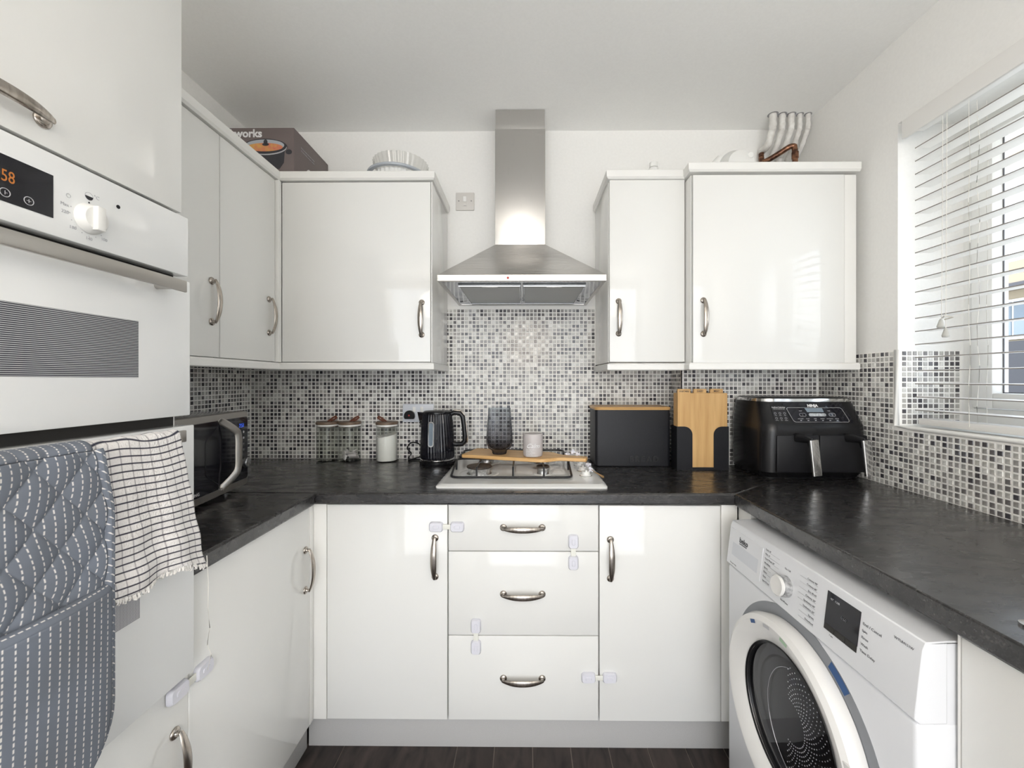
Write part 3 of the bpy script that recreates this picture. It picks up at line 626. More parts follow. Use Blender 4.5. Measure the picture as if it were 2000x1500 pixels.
def cloth(name, fn, nu, nv, m_, parent, uvfn, thick=0.004):
    me = bpy.data.meshes.new(name)
    vs = [fn(u/nu, v/nv) for v in range(nv+1) for u in range(nu+1)]
    fs = [(v*(nu+1)+u, v*(nu+1)+u+1, (v+1)*(nu+1)+u+1, (v+1)*(nu+1)+u) for v in range(nv) for u in range(nu)]
    me.from_pydata(vs, [], fs); me.materials.append(MATS[m_])
    ul = me.uv_layers.new(name='UVMap')
    for lp in me.loops:
        i = lp.vertex_index; ul.data[lp.index].uv = uvfn((i % (nu+1))/nu, (i//(nu+1))/nv)
    me.polygons.foreach_set('use_smooth', [True]*len(me.polygons))
    o = bpy.data.objects.new(name, me); COL.objects.link(o)
    if parent: o.parent = parent; o.location = -wl(parent)
    sd = o.modifiers.new('thick', 'SOLIDIFY'); sd.thickness = thick; sd.offset = 0
    return o
# terry towel: front fall, over the bar, short back fall
def towel(u, v):
    # v: 0 back hem .. 1 front hem
    top = 1.1835; Lb, Lf = 0.19, 0.245
    s = -Lb+v*(Lb+Lf+0.02)
    fl = max(0, s-0.01)/0.25
    y = 0.583+0.155*u+fl*(0.020+0.032*u)-0.0
    wv = 0.006*math.sin(u*9+0.6)+0.004*math.sin(u*17+2)
    if s < -0.01: x, z = -0.6545, top+s+0.01-0.006; x += 0.0015*math.sin(u*9)
    elif s < 0.01:
        a = (s+0.01)/0.02*PI; x = -0.643-0.0115*math.cos(a); z = top-0.006+0.0075*math.sin(a)+0.001*math.sin(u*20)
    else: x, z = -0.6315+0.7*fl*(wv+0.006)+0.002*fl*math.sin(v*40+u*5), top-0.006-(s-0.01)*(1-0.10*(1-u)+0.03*math.sin(u*7))
    return (x, y, z)
tl_ = cloth('tea_towel', towel, 60, 110, 'towel_check', None, lambda u, v: (u*0.19, v*0.455+0.004*math.sin(u*7)), 0.0045)
tag(tl_, 'white checked terry towel with black lines hanging over the lower oven handle', 'towel')
random.seed(3); mb = MB()
for k in range(75):
    u = k/74; p = Vector(towel(u, 1.0)); q = p+Vector((random.uniform(-0.003, 0.003), random.uniform(-0.003, 0.003), -random.uniform(0.004, 0.010)))
    mb.tube([p+Vector((0, 0, 0.004)), (p+q)/2+Vector((0.001, 0, 0)), q], 0.0016, 5)
fr = obj('fringe', mb, 'cup_inside', tl_); 
th = MB().tube([(-0.622, 0.790, 0.935), (-0.621, 0.793, 0.88), (-0.622, 0.793, 0.83), (-0.621, 0.796, 0.79), (-0.622, 0.791, 0.76), (-0.621, 0.800, 0.735), (-0.622, 0.792, 0.71)], 0.0007, 5)
obj('loose_thread', th, 'cord', tl_)
gl = thing('oven_glove', 'grey-blue quilted double oven glove with white dashed stripes on the oven handle', 'oven glove', (-0.64, 0.51, 0.75))
def gy(z):   # right edge of the glove outline
    if z > 0.80: return 0.590+0.017*min(1, (1.186-z)/0.10)
    a = min(1, (0.80-z)/0.105); return 0.607-0.095*(1-math.sqrt(max(0, 1-a*a)))
def puff(y, z):
    a = (y*1.25+z)/0.075; c = (-y*1.25+z)/0.075
    return (abs(math.sin(PI*a))*abs(math.sin(PI*c)))**0.4
def upper(u, v):
    z = 1.176-v*0.30; e = 0.590+0.017*min(1, (1.186-z)/0.10)-0.010; y = 0.42+(e-0.42)*u
    x = -0.626+0.006*puff(y, z); 
    return (x, y, z)
def uv_up(u, v):
    z = 1.176-v*0.30; y = 0.42+0.187*u; return (y+0.006*math.sin((z)*PI/0.0375/2)*1.0, z)
def over(u, v):  # across the bar and down behind
    a = v*PI; y = 0.42+0.16*u
    if v < 0.5: q = v/0.5*PI; return (-0.6425+0.0165*math.cos(q)+0.003*puff(y, 1.18), y, 1.176+0.012*math.sin(q))
    return (-0.659, y, 1.176-(v-0.5)*2*0.18)
cloth('quilted_panel', upper, 90, 120, 'glove_cloth', gl, uv_up, 0.006)
cloth('quilted_back', over, 40, 30, 'glove_cloth', gl, lambda u, v: (u*0.16, v*0.2), 0.006)
def pocket(u, v):
    z = 0.966-v*0.262; e = gy(z)-0.008; y0 = 0.51-(e-0.51); y = y0+(e-y0)*u
    bulge = math.sin(PI*u)**0.6*0.014 if 0 < u < 1 else 0
    return (-0.618+bulge*(0.75+0.25*math.cos(v*3)), y, z)
def uv_pk(u, v):
    p = pocket(u, v); return (p[1], p[2])
cloth('mitt_pocket', pocket, 60, 80, 'glove_cloth', gl, uv_pk, 0.008)
def pback(u, v):
    p = pocket(u, v*0.999); return (-0.636, p[1], p[2])
cloth('mitt_back', pback, 30, 40, 'glove_cloth', gl, uv_pk, 0.008)
def pfold(u, v):
    p = pocket(u, 0); a = v*PI*0.9; return (p[0]-0.007+0.009*math.cos(a), p[1], 0.966-0.002+0.010*math.sin(a))
cloth('pocket_hem', pfold, 60, 8, 'glove_cloth', gl, lambda u, v: (v*0.03+0.0056, 0.42+u*0.19), 0.004)
pts = [(-0.624, 0.588, 1.176)]+[(-0.622, gy(1.17-i*0.0155)-0.004, 1.17-i*0.0155) for i in range(31)]
pts += [(-0.622, 0.51+0.004, 0.6985), (-0.622, 0.48, 0.701)]
mb = MB(); seg = 10; mb.tube(pts, (0.0068), seg, sx=1, sy=1, up=(1, 0, 0))
o = obj('binding', mb, 'glove_binding', gl)
ul = o.data.uv_layers.new(name='UVMap')
for lp in o.data.loops:
    co = o.data.vertices[lp.vertex_index].co; ul.data[lp.index].uv = (co.y*1.0+0.0, co.z)

# ------------------------------------------------------------------ washing machine
wm = thing('washing_machine', 'white front-loading washing machine under the right-hand worktop', 'washing machine', (0.632, 0.9635, 0), math.radians(1.67))
W2 = 0.293
mb = MB(); mb.rbox(0, 0.52, -W2, W2, 0.02, 0.716, 0.008, 3); mb.box(0.03, 0.515, -W2+0.001, W2-0.001, 0.705, 0.845)
for x in (0.05, 0.47):
    for y in (-0.25, 0.25): mb.cyl((x, y, 0), 0.02, 0.025)
obj('body', mb, 'wm_white', wm, local=True)
# fascia leaning back
def fx(z): return 0.002+(z-0.715)*0.125-0.008   # local x of the fascia face
fs_ = [(0.05, 0.714), (0.004, 0.714), (-0.005, 0.722), (fx(0.75), 0.75), (fx(0.835), 0.835), (fx(0.835)+0.006, 0.848), (0.05, 0.850), (0.50, 0.850), (0.50, 0.846), (0.05, 0.846)]
mb = MB(); mb.prism([(a, b_) for a, b_ in fs_], -W2-0.001, W2+0.001, 'xz')
fas = obj('control_panel', mb, 'wm_white', wm, local=True, bev=0.003)
TILT = math.atan(0.125)
def onf(y, z, off=0.0): return (fx(z)-off, y, z)
RT = (PI/2-TILT, 0, -PI/2)
def wtext(s_, size, y, z, m_='print_grey', align='LEFT', name='lettering', off=0.0006, bold=0): return text(s_, size, m_, fas, onf(y, z, off), name=name, align=align, local=True, rot=RT, ext=0.0001, bold=bold)
def fbox(y0, y1, z0, z1, th_=0.001, m_='print_black', name='display', par=None):
    a = MB(); a.add([onf(y0, z0, -0.002), onf(y1, z0, -0.002), onf(y1, z1, -0.002), onf(y0, z1, -0.002), onf(y0, z0, th_), onf(y1, z0, th_), onf(y1, z1, th_), onf(y0, z1, th_)],
          [(0, 1, 2, 3), (4, 7, 6, 5), (0, 4, 5, 1), (1, 5, 6, 2), (2, 6, 7, 3), (3, 7, 4, 0)])
    return obj(name, a, m_, par or fas, local=True)
# detergent drawer front: a raised frame round a sloping finger recess
dr = fbox(0.128, 0.284, 0.740, 0.829, 0.0015, 'wm_white', 'detergent_drawer')
a = MB(); f0, f1, g0, g1 = 0.142, 0.268, 0.755, 0.792
a.add([onf(f0, g0, 0.0018), onf(f1, g0, 0.0018), onf(f1, g1, 0.0018), onf(f0, g1, 0.0018), onf(f0+0.004, g0+0.012, 0.0021), onf(f1-0.004, g0+0.012, 0.0021), onf(f1-0.004, g1-0.003, 0.0021), onf(f0+0.004, g1-0.003, 0.0021)],
      [(4, 5, 6, 7), (0, 1, 5, 4), (1, 2, 6, 5), (2, 3, 7, 6), (3, 0, 4, 7)])
obj('finger_recess', a, 'wm_grey', dr, local=True)
wtext('beko', 0.021, 0.236, 0.803, 'print_black', 'LEFT', off=0.0025, bold=0.0004); fbox(0.199, 0.234, 0.7985, 0.7998, 0.003, 'print_black', 'logo_line')
wtext('Prewash  Main', 0.0055, 0.272, 0.729)
# programme knob
kc = Vector(onf(0.030, 0.777)); Rm = Matrix.Translation(kc) @ Matrix.Rotation(-TILT*-1, 4, 'Y')
kb = obj('knob', MB().lathe([(0.0245, 0), (0.0245, -0.018), (0.0235, -0.019)], (0, 0, 0), 40, 'x', M=Rm), 'alu', fas, local=True)
obj('knob_cap', MB().lathe([(0.0238, -0.0185), (0.0245, -0.022), (0.0215, -0.025), (0.019, -0.0245)], (0, 0, 0), 40, 'x', M=Rm), 'wm_ring', kb, local=True)
for i, s_ in enumerate(("Daily 30'", "Mini 14'", 'Hand Wash 20\u00b0', 'Woollens', 'Sports', 'Shirts', 'Rinse', 'Spin+Drain')):
    z = 0.829-i*0.0115; wtext(s_, 0.0062, 0.118, z)
    fbox(0.062 if i < 4 else 0.090, 0.118, z-0.0022, z-0.0018, 0.0006, 'print_light', 'print_line')
for i, s_ in enumerate(('Cottons 90\u00b0', 'Cottons 60\u00b0', 'Eco 40-60', 'Cottons 20\u00b0', 'Synthetics 40\u00b0', 'Synthetics 60\u00b0', 'Xpress', 'Download')):
    z = 0.826-i*0.0125; wtext(s_, 0.0062, -0.066, z, align='RIGHT')
    fbox(-0.066, -0.012 if i < 5 else -0.02, z-0.0022, z-0.0018, 0.0006, 'print_light', 'print_line')
wtext('On / Off', 0.006, 0.030, 0.815, align='CENTER'); wtext('Start/Pause', 0.006, 0.030, 0.738, align='CENTER')
dp = fbox(-0.177, -0.095, 0.766, 0.832, 0.0012, 'black_gloss', 'display')
for k in range(3): fbox(-0.177+0.0275*k+0.0006, -0.177+0.0275*(k+1)-0.0006, 0.7535, 0.7655, 0.0012, 'dark_gap', 'touch_key')
wtext('40\u00b0  1200', 0.006, -0.105, 0.818, 'print_light', off=0.002); wtext('0:60', 0.008, -0.135, 0.795, 'print_grey', off=0.002)
for i, s_ in enumerate(('End / Cancel', 'Spin', 'Rinse', 'Wash', 'Time Delay')): wtext(s_, 0.007 if i else 0.0078, -0.183, 0.812-i*0.0125)
wtext('WTL84151W', 0.0062, -0.245, 0.826); wtext('3 sec', 0.005, -0.11, 0.746)
# door: ring, inner ring, glass bowl, drum
zc = 0.478; cy = 0.0
ring = obj('door_ring', MB().lathe([(0.220, -0.002), (0.224, -0.022), (0.219, -0.036), (0.207, -0.043), (0.196, -0.042), (0.165, -0.026), (0.158, -0.020), (0.155, -0.006), (0.150, 0.0), (0.150, -0.0)], (0, cy, zc), 96, 'x', caps=False), 'wm_ring', wm, local=True)
obj('seam', MB().lathe([(0.247, 0.001), (0.2465, -0.0006), (0.236, -0.0010), (0.220, -0.0010)], (0, cy, zc), 96, 'x', caps=False), 'wm_recess', ring, local=True)
obj('glass_rim', MB().lathe([(0.160, -0.0215), (0.158, -0.0245), (0.1545, -0.022), (0.152, -0.010), (0.154, -0.006)], (0, cy, zc), 96, 'x', caps=False), 'black_plastic', ring, local=True)
obj('chrome_edge', MB().tube([(-0.0205, cy+0.1555*math.cos(a*PI/48), zc+0.1555*math.sin(a*PI/48)) for a in range(96)], 0.0014, 6, True, up=(1, 0, 0)), 'chrome', ring, local=True)
obj('door_glass', MB().lathe([(0.1545, -0.014), (0.13, -0.0165), (0.09, -0.018), (0.04, -0.0185), (0.001, -0.0185)], (0, cy, zc), 64, 'x', caps=False), 'door_glass', ring, local=True)
bowl = obj('glass_bowl', MB().lathe([(0.1535, -0.009), (0.142, -0.002), (0.128, -0.0012)], (0, cy, zc), 64, 'x', caps=False), 'black_gloss', ring, local=True)
# drum is seen through the glass: perforated steel disc with lifter folds
mb = MB(); mb.lathe([(0.128, -0.0012), (0.126, -0.0040), (0.118, -0.0075), (0.09, -0.0095), (0.0, -0.0100)], (0, cy, zc), 64, 'x', caps=False)
obj('drum', mb, 'black_plastic', ring, local=True)
random.seed(11); mb = MB()
for r_ in range(11):
    for k in range(26):
        a = math.radians(-95+k*7.4+3.7*(r_ % 2)); rr = 0.050+r_*0.0072
        mb.lathe([(0.0015, 0), (0.0009, -0.0008)], (-0.0098 if rr < 0.09 else -0.0085, cy-rr*math.cos(a)*1.0, zc+rr*math.sin(a)), 6, 'x')
obj('drum_perforation', mb, 'alu', ring, local=True, kind='stuff')
obj('bowl_line', MB().tube([(-0.0125, cy-0.035+0.112*math.cos(a), zc+0.128*math.sin(a)) for a in [math.radians(-75+i*7.5) for i in range(21)]], 0.0012, 6, up=(1, 0, 0)), 'chrome', ring, local=True)
obj('handle_recess', MB().rbox(-0.0415, -0.0385, -0.217, -0.186, zc-0.085, zc+0.085, 0.001, 1), 'wm_ring', ring, local=True)
def rad_sticker(a0, a1, r0, r1, x, m_, name):
    mb = MB(); n = 10; vs = []
    for i in range(n+1):
        a = math.radians(a0+(a1-a0)*i/n)
        for r_ in (r0, r1): vs.append((x, cy+r_*math.cos(a), zc+r_*math.sin(a)))
    mb.add(vs, [(2*i, 2*i+1, 2*i+3, 2*i+2) for i in range(n)]); return obj(name, mb, m_, ring, local=True)
rad_sticker(118, 131, 0.226, 0.2455, -0.0014, 'blue_sticker', 'blue_sticker')
rad_sticker(66, 60, 0.197, 0.206, -0.0436, 'blue_sticker', 'door_sticker'); rad_sticker(83, 76, 0.197, 0.205, -0.0436, 'print_light', 'door_sticker'); rad_sticker(101, 94, 0.197, 0.205, -0.0436, 'green_sticker', 'door_sticker')

# ------------------------------------------------------------------ cooker hood
hd = thing('cooker_hood', 'brushed steel chimney cooker hood above the hob', 'cooker hood', (-0.013, 1.7, 1.63))
hx0, hx1, hy0, hy1 = -0.315, 0.289, 1.452, YW-0.006
dx0, dx1, dy0 = -0.132, 0.087, 1.776
z0, z1, z2 = 1.632, 1.655, 1.870
mb = MB(); mb.add([(hx0, hy0, z1), (hx1, hy0, z1), (hx1, hy1, z1), (hx0, hy1, z1), (dx0, dy0, z2), (dx1, dy0, z2), (dx1, hy1, z2), (dx0, hy1, z2)],
                  [(0, 1, 5, 4), (1, 2, 6, 5), (3, 0, 4, 7), (2, 3, 7, 6), (4, 5, 6, 7)])
cp = obj('canopy', mb, 'brushed_steel', hd, bev=0.0015)
mb = MB()  # lip and underside frame
mb.box(hx0, hx1, hy0, hy0+0.012, z0, z1).box(hx0, hx0+0.012, hy0+0.012, hy1, z0, z1).box(hx1-0.012, hx1, hy0+0.012, hy1, z0, z1).box(hx0+0.012, hx1-0.012, hy1-0.012, hy1, z0, z1)
obj('lip', mb, 'brushed_steel', hd, bev=0.0008)
mb = MB(); F0, F1, G0, G1 = hx0+0.055, hx1-0.055, hy0+0.085, hy1-0.03
A = [(hx0+0.010, hy0+0.010), (hx1-0.010, hy0+0.010), (hx1-0.010, hy1-0.010), (hx0+0.010, hy1-0.010)]; B = [(F0, G0), (F1, G0), (F1, G1), (F0, G1)]
mb.add([(*p, z0+0.003) for p in A]+[(*p, z0+0.011) for p in B], [(0, 1, 5, 4), (1, 2, 6, 5), (2, 3, 7, 6), (3, 0, 4, 7), (4, 5, 6, 7)])
obj('underside', mb, 'mirror_steel', hd)
xm = (F0+F1)/2
for a, b_ in ((F0+0.004, xm-0.004), (xm+0.004, F1-0.004)):
    f = obj('grease_filter', MB().rbox(a, b_, G0+0.004, G1-0.004, z0+0.004, z0+0.010, 0.001), 'filter_mesh', hd)
    obj('filter_frame', MB().tube([(a+0.004, G0+0.008, z0+0.004), (b_-0.004, G0+0.008, z0+0.004), (b_-0.004, G1-0.008, z0+0.004), (a+0.004, G1-0.008, z0+0.004)], 0.003, 6, True), 'mirror_steel', f)
    obj('filter_catch', MB().rbox((a+b_)/2-0.03, (a+b_)/2+0.03, G0+0.018, G0+0.028, z0+0.0015, z0+0.005, 0.001), 'brushed_steel', f)
obj('duct_cover', MB().rbox(dx0, dx1, dy0, hy1, z2-0.003, 2.375, 0.0012), 'brushed_steel_upright', hd)
obj('duct_extension', MB().rbox(dx0+0.002, dx1-0.002, dy0+0.002, hy1, 2.370, ZC-0.002, 0.0012), 'brushed_steel_upright', hd)
for i in range(6):
    x = -0.062+i*0.0163
    obj('push_button' if i else 'indicator_button', MB().cyl((x, hy0, 1.6425), 0.0042, -0.004, 'y', 16), 'chrome' if i else 'red_plastic', hd)

# ------------------------------------------------------------------ hob
hb = thing('gas_hob', 'white enamelled four-burner gas hob with black pan supports', 'hob', (-0.012, 1.65, WT))
hX0, hX1, hY0, hY1 = -0.309, 0.283, 1.392, 1.900
obj('hob_plate', MB().loft([(WT, hX0, hX1, hY0, hY1, 0.012), (WT+0.005, hX0, hX1, hY0, hY1, 0.012), (WT+0.012, hX0+0.012, hX1-0.012, hY0+0.014, hY1-0.012, 0.014), (WT+0.011, hX0+0.02, hX1-0.02, hY0+0.024, hY1-0.02, 0.014)]), 'enamel', hb)
zt = WT+0.011
for (x, y, r_) in ((-0.178, 1.572, 0.047), (0.068, 1.574, 0.024), (-0.17, 1.78, 0.036), (0.07, 1.78, 0.036)):
    bn = obj('burner', MB().lathe([(r_*1.02, 0), (r_*1.0, 0.002), (r_*0.93, 0.003), (r_*0.88, 0.006), (r_*0.90, 0.020), (r_*0.95, 0.023)], (x, y, zt), 40), 'alu', hb)
    obj('burner_well', MB().lathe([(r_*1.62, 0.0001), (r_*1.58, 0.0012), (r_*1.4, 0.0014), (r_*1.03, 0.0008)], (x, y, zt), 48, caps=False), 'enamel', bn)
    obj('burner_cap', MB().lathe([(r_*0.98, 0.023), (r_*1.04, 0.026), (r_*1.0, 0.030), (r_*0.9, 0.031), (0.001, 0.031)], (x, y, zt), 40), 'burner_cap', bn)
zt1, zt2 = WT+0.016, WT+0.050
def rloop(x0, x1, y0, y1, r, z, n=5):
    out = []
    for q, (cx_, cy_) in enumerate(((x1-r, y1-r), (x0+r, y1-r), (x0+r, y0+r), (x1-r, y0+r))):
        for k in range(n+1): a = PI/2*q+PI/2*k/n; out.append((cx_+r*math.cos(a), cy_+r*math.sin(a), z))
    return out
def pan(y0, y1, zf, zr):
    mb = MB(); lp = rloop(-0.276, 0.172, y0, y1, 0.03, 0)
    lp = [(x, y, zf+(zr-zf)*max(0, min(1, (y-y0-0.03)/0.03))) for x, y, _ in lp]
    mb.tube(lp, 0.0042, 8, True)
    for x in (-0.178, -0.045, 0.068):
        mb.tube([(x, y0, zf), (x, y0+0.006, zt2), (x, (y0+y1)/2-0.012, zt2+0.001)] if x != -0.045 else [(x, y0, zf), (x, y0+0.012, zt2), (x, y1, zt2)], 0.0034, 8)
        if x != -0.045: mb.tube([(x, y1, zr), (x, (y0+y1)/2+0.012, zt2+0.001)], 0.0034, 8)
    for x in (-0.276, 0.172): mb.tube([(x, y1-0.03, zr), (x, y1-0.035, zt1-0.004)], 0.0042, 8)
    return mb
obj('pan_support', pan(1.487, 1.665, zt1, zt2), 'iron', hb); obj('pan_support', pan(1.685, 1.872, zt2, zt2), 'iron', hb)
for y in (1.54, 1.625, 1.72, 1.805):
    k_ = obj('hob_knob', MB().lathe([(0.021, 0), (0.0215, 0.003), (0.017, 0.005), (0.0155, 0.014), (0.013, 0.016)], (0.228, y, WT+0.0112), 28).rbox(0.225, 0.231, y-0.017, y+0.017, WT+0.020, WT+0.034, 0.002), 'enamel', hb)
    obj('knob_ring', MB().lathe([(0.0235, 0), (0.0225, 0.0015)], (0.228, y, WT+0.0113), 28), 'chrome', k_)
# chopping board across the supports, vase and cup on it
ang = math.atan2(1.551-1.652, 0.072+0.262)
ZB = zt2+0.0055
cb = thing('chopping_board', 'bamboo paddle board lying askew across the hob', 'chopping board', (-0.262, 1.652, ZB), ang)
def rc(p0, p1, p2, r, n=5):
    p0, p1, p2 = map(Vector, (p0, p1, p2)); a = p1+(p0-p1).normalized()*r; c = p1+(p2-p1).normalized()*r
    return [tuple(a*(1-t)**2+p1*2*t*(1-t)+c*t*t) for t in [i/n for i in range(n+1)]]
pl = [(0, 0), (0.345, 0), (0.395, 0.055), (0.50, 0.062), (0.50, 0.108), (0.395, 0.115), (0.345, 0.165), (0, 0.165)]
out = []
for i, p in enumerate(pl): out += rc(pl[i-1], p, pl[(i+1) % len(pl)], 0.012 if i in (0, 7, 3, 4) else 0.022)
obj('board', MB().prism(out, 0, 0.014, 'xy'), 'board_wood', cb, local=True, bev=0.003)
def ons(x, y): return (x, y, ZB+0.0142)
vs_ = thing('ribbed_vase', 'ribbed smoky grey glass vase standing on the chopping board', 'vase', ons(-0.106, 1.668))
prof = [(0.026, 0), (0.028, 0.004), (0.030, 0.014), (0.044, 0.024), (0.0525, 0.045), (0.053, 0.065), (0.0505, 0.11), (0.047, 0.15), (0.0445, 0.188), (0.0425, 0.189), (0.044, 0.15), (0.047, 0.11), (0.049, 0.065), (0.048, 0.047), (0.038, 0.028), (0.02, 0.018), (0.0012, 0.017)]
mb = MB(); mb.lathe(prof, (0, 0, 0), 240, rib=40, amp=0.0011); obj('glass', mb, 'smoke_glass', vs_, local=True, ang=60)
cu = thing('ceramic_cup', 'matt taupe ceramic candle cup lettered Calm, on the chopping board', 'cup', ons(0.030, 1.618))
obj('cup', MB().lathe([(0.033, 0), (0.037, 0.003), (0.0392, 0.012), (0.0392, 0.085), (0.0385, 0.0885), (0.037, 0.089)], (0, 0, 0), 48), 'cup_glaze', cu, local=True)
obj('inside', MB().lathe([(0.0372, 0.0885), (0.0365, 0.088), (0.0355, 0.02)], (0, 0, 0), 48, caps=False).lathe([(0.0375, 0.0888), (0.0385, 0.0900), (0.0365, 0.0895)], (0, 0, 0), 48, caps=False), 'cup_inside', cu, local=True)
text('Calm', 0.024, 'print_white', cu, (-0.027, -0.0396, 0.038), '-y', local=True, shear=0.4)
for i, s_ in enumerate(('the state of', 'being free', 'from agitation', 'or strong', 'disturbance, peace')): text(s_, 0.0062, 'print_white', cu, (-0.027, -0.0394, 0.0295-i*0.0062), '-y', local=True)
gn = thing('wooden_garland', 'string of white wooden pegs with a jute tassel, draped on the board handle', 'garland', (0.215, 1.62, ZB))
pk = [(0.150, 1.655, ZB+0.006), (0.170, 1.645, ZB+0.018), (0.190, 1.640, ZB+0.026), (0.208, 1.63, ZB+0.018), (0.228, 1.61, ZB+0.004), (0.245, 1.585, ZB-0.012), (0.252, 1.560, ZB-0.026), (0.262, 1.54, ZB-0.031)]
obj('twine', MB().tube(pk+[(0.272, 1.52, ZB-0.034)], 0.0014, 6), 'twine', gn)
for i, p in enumerate(pk[1:7]):
    M_ = Matrix.Translation(p) @ Matrix.Rotation(0.9*i, 4, 'X') @ Matrix.Rotation(0.5+0.7*i, 4, 'Z')
    obj('peg', MB().rbox(-0.011, 0.011, -0.005, 0.005, -0.004, 0.004, 0.0015, M=M_).rbox(-0.004, 0.004, -0.012, 0.006, -0.004, 0.006, 0.0015, M=M_), 'lock_white', gn)
mb = MB()
for k in range(14): mb.tube([(0.262, 1.54, ZB-0.032), (0.272+0.0012*math.cos(k), 1.522, ZB-0.034+0.0012*math.sin(k)), (0.286+0.004*math.cos(k*2.4), 1.503+0.004*math.sin(k), WT+0.0125+0.003*math.sin(k*2.4)+0.002)], 0.0012, 5)
obj('tassel', mb, 'twine', gn)

# ------------------------------------------------------------------ storage jars
def make_jar(label, x, y, sa):
    t = thing('storage_jar', label, 'jar', (x, y, WT), 0, 'glass storage jars on the worktop')
    R_ = 0.0475
    obj('glass', MB().lathe([(R_-0.006, 0), (R_, 0.004), (R_, 0.166), (R_-0.0018, 0.167), (R_-0.0022, 0.006), (R_-0.008, 0.0035), (0.001, 0.0035)], (0, 0, 0), 48), 'clear_glass', t, local=True)
    obj('lid', MB().lathe([(R_-0.003, 0.158), (R_-0.003, 0.168), (R_+0.0015, 0.169), (R_+0.0025, 0.172), (R_+0.0025, 0.178), (R_+0.0005, 0.181)], (0, 0, 0), 48), 'jar_lid_wood', t, local=True)
    obj('seal', MB().lathe([(R_-0.002, 0.160), (R_+0.0003, 0.1615), (R_+0.0003, 0.1685), (R_-0.002, 0.169)], (0, 0, 0), 40), 'upvc', t, local=True)
    mb = MB(); pts = [(0, 0, 0.180), (sa*0.012, 0, 0.188), (sa*0.026, 0, 0.199), (sa*0.040, 0, 0.205), (sa*0.043, 0, 0.200), (sa*0.032, 0, 0.190), (sa*0.014, 0, 0.183)]
    mb.tube(pts, [(0.004, 0.0012)]*7, 8, up=(0, 1, 0)); obj('leather_loop', mb, 'leather', t, local=True)
    return t
make_jar('empty clear glass jar with wooden lid, leftmost of three', -0.913, 1.872, 1)
j2 = make_jar('clear glass jar of tea bags, middle of three jars', -0.809, 1.870, 1)
make_jar('clear glass jar filled with white sugar, beside the kettle', -0.637, 1.868, -1)
tb = thing('tea_bags', 'paper tea bags piled in the bottom of the middle jar', 'tea bags', (-0.809, 1.870, WT+0.005))
random.seed(5)
for i in range(9):
    M_ = Matrix.Translation((0.022*math.cos(i*1.9), 0.020*math.sin(i*1.9), 0.016+0.008*(i//3)+0.004*(i % 2))) @ Matrix.Rotation(i*1.1, 4, 'Z') @ Matrix.Rotation(0.7+0.5*math.sin(i*2.2), 4, 'X')
    obj('tea_bag', MB().loft([(-0.014, -0.018, 0.018, -0.001, 0.001, 0.0009), (-0.006, -0.019, 0.019, -0.005, 0.005, 0.004), (0.004, -0.018, 0.018, -0.004, 0.004, 0.003), (0.014, -0.004, 0.004, -0.001, 0.001, 0.0009)], M=M_), 'teabag' if i % 3 else 'cup_glaze', tb, local=True)
mb = MB()
def sug(u, v):
    a = u*2*PI; r_ = 0.0445*v; x, y = r_*math.cos(a), r_*math.sin(a); return (x, y, 0.119+0.16*x+0.1*y+0.0012*math.sin(x*300)*math.sin(y*260))
n_u, n_v = 40, 8; mb.grid(sug, n_u, n_v)
mb.lathe([(0.043, 0.0045), (0.0445, 0.007), (0.0445, 0.100)], (0, 0, 0), 40)
mb.add([(0.0445*math.cos(2*PI*k/40), 0.0445*math.sin(2*PI*k/40), 0.10) for k in range(41)]+[sug(k/40, 1) for k in range(41)], [(k, k+1, 42+k, 41+k) for k in range(40)])
o = tag(obj('sugar', mb, 'sugar', None, loc=(-0.637, 1.868, WT)), 'white sugar filling the jar beside the kettle', 'sugar'); o['kind'] = 'stuff'

# ------------------------------------------------------------------ kettle, socket, plug
sk = thing('double_socket', 'white double plug socket on the mosaic behind the kettle', 'socket', (-0.507, YW-G, 1.123))
sx = -0.507; yq = YW-G-0.0015
obj('plate', MB().rbox(sx-0.073, sx+0.073, yq-0.010, yq, 1.080, 1.166, 0.003), 'socket_white', sk)
for s_ in (-1, 1): obj('rocker', MB().rbox(sx+s_*0.018-0.007, sx+s_*0.018+0.007, yq-0.013, yq-0.0095, 1.128, 1.152, 0.001), 'upvc', sk)
pg = thing('plug', 'black three-pin plug in the socket beside the kettle', 'plug', (-0.539, yq-0.011, 1.117))
mb = MB(); out = [(-0.569, 1.105)]+[(-0.544+0.025*math.cos(a), 1.110+0.026*math.sin(a)) for a in [PI-i*PI/12 for i in range(13)]]+[(-0.519, 1.105), (-0.522, 1.096), (-0.566, 1.096)]
mb.prism(out, yq-0.030, yq-0.011, 'xz'); obj('plug_body', mb, 'black_plastic', pg, bev=0.003)
obj('plug_mark', MB().cyl((-0.544, yq-0.030, 1.113), 0.004, -0.0008, 'y', 14), 'red_plastic', pg)
kt = thing('kettle', 'black textured jug kettle with a chrome-edged handle', 'kettle', (-0.394, 1.822, WT))
ks = 0.0745
prof = [(ks*0.98, 0.026), (ks*1.0, 0.030), (ks*1.0, 0.06), (ks*0.975, 0.12), (ks*0.92, 0.18), (ks*0.86, 0.212), (ks*0.835, 0.222)]
pr = []
for i in range(len(prof)-1):
    for k in range(6): t_ = k/6; pr.append((prof[i][0]*(1-t_)+prof[i+1][0]*t_, prof[i][1]*(1-t_)+prof[i+1][1]*t_))
pr.append(prof[-1])
obj('jug', MB().lathe(pr, (0, 0, 0), 288, rib=36, amp=0.0011, twist=14), 'black_gloss', kt, local=True, ang=70)
obj('power_base', MB().lathe([(ks*1.02, 0), (ks*1.05, 0.004), (ks*1.04, 0.014), (ks*0.95, 0.018)], (0, 0, 0), 64), 'black_plastic', kt, local=True)
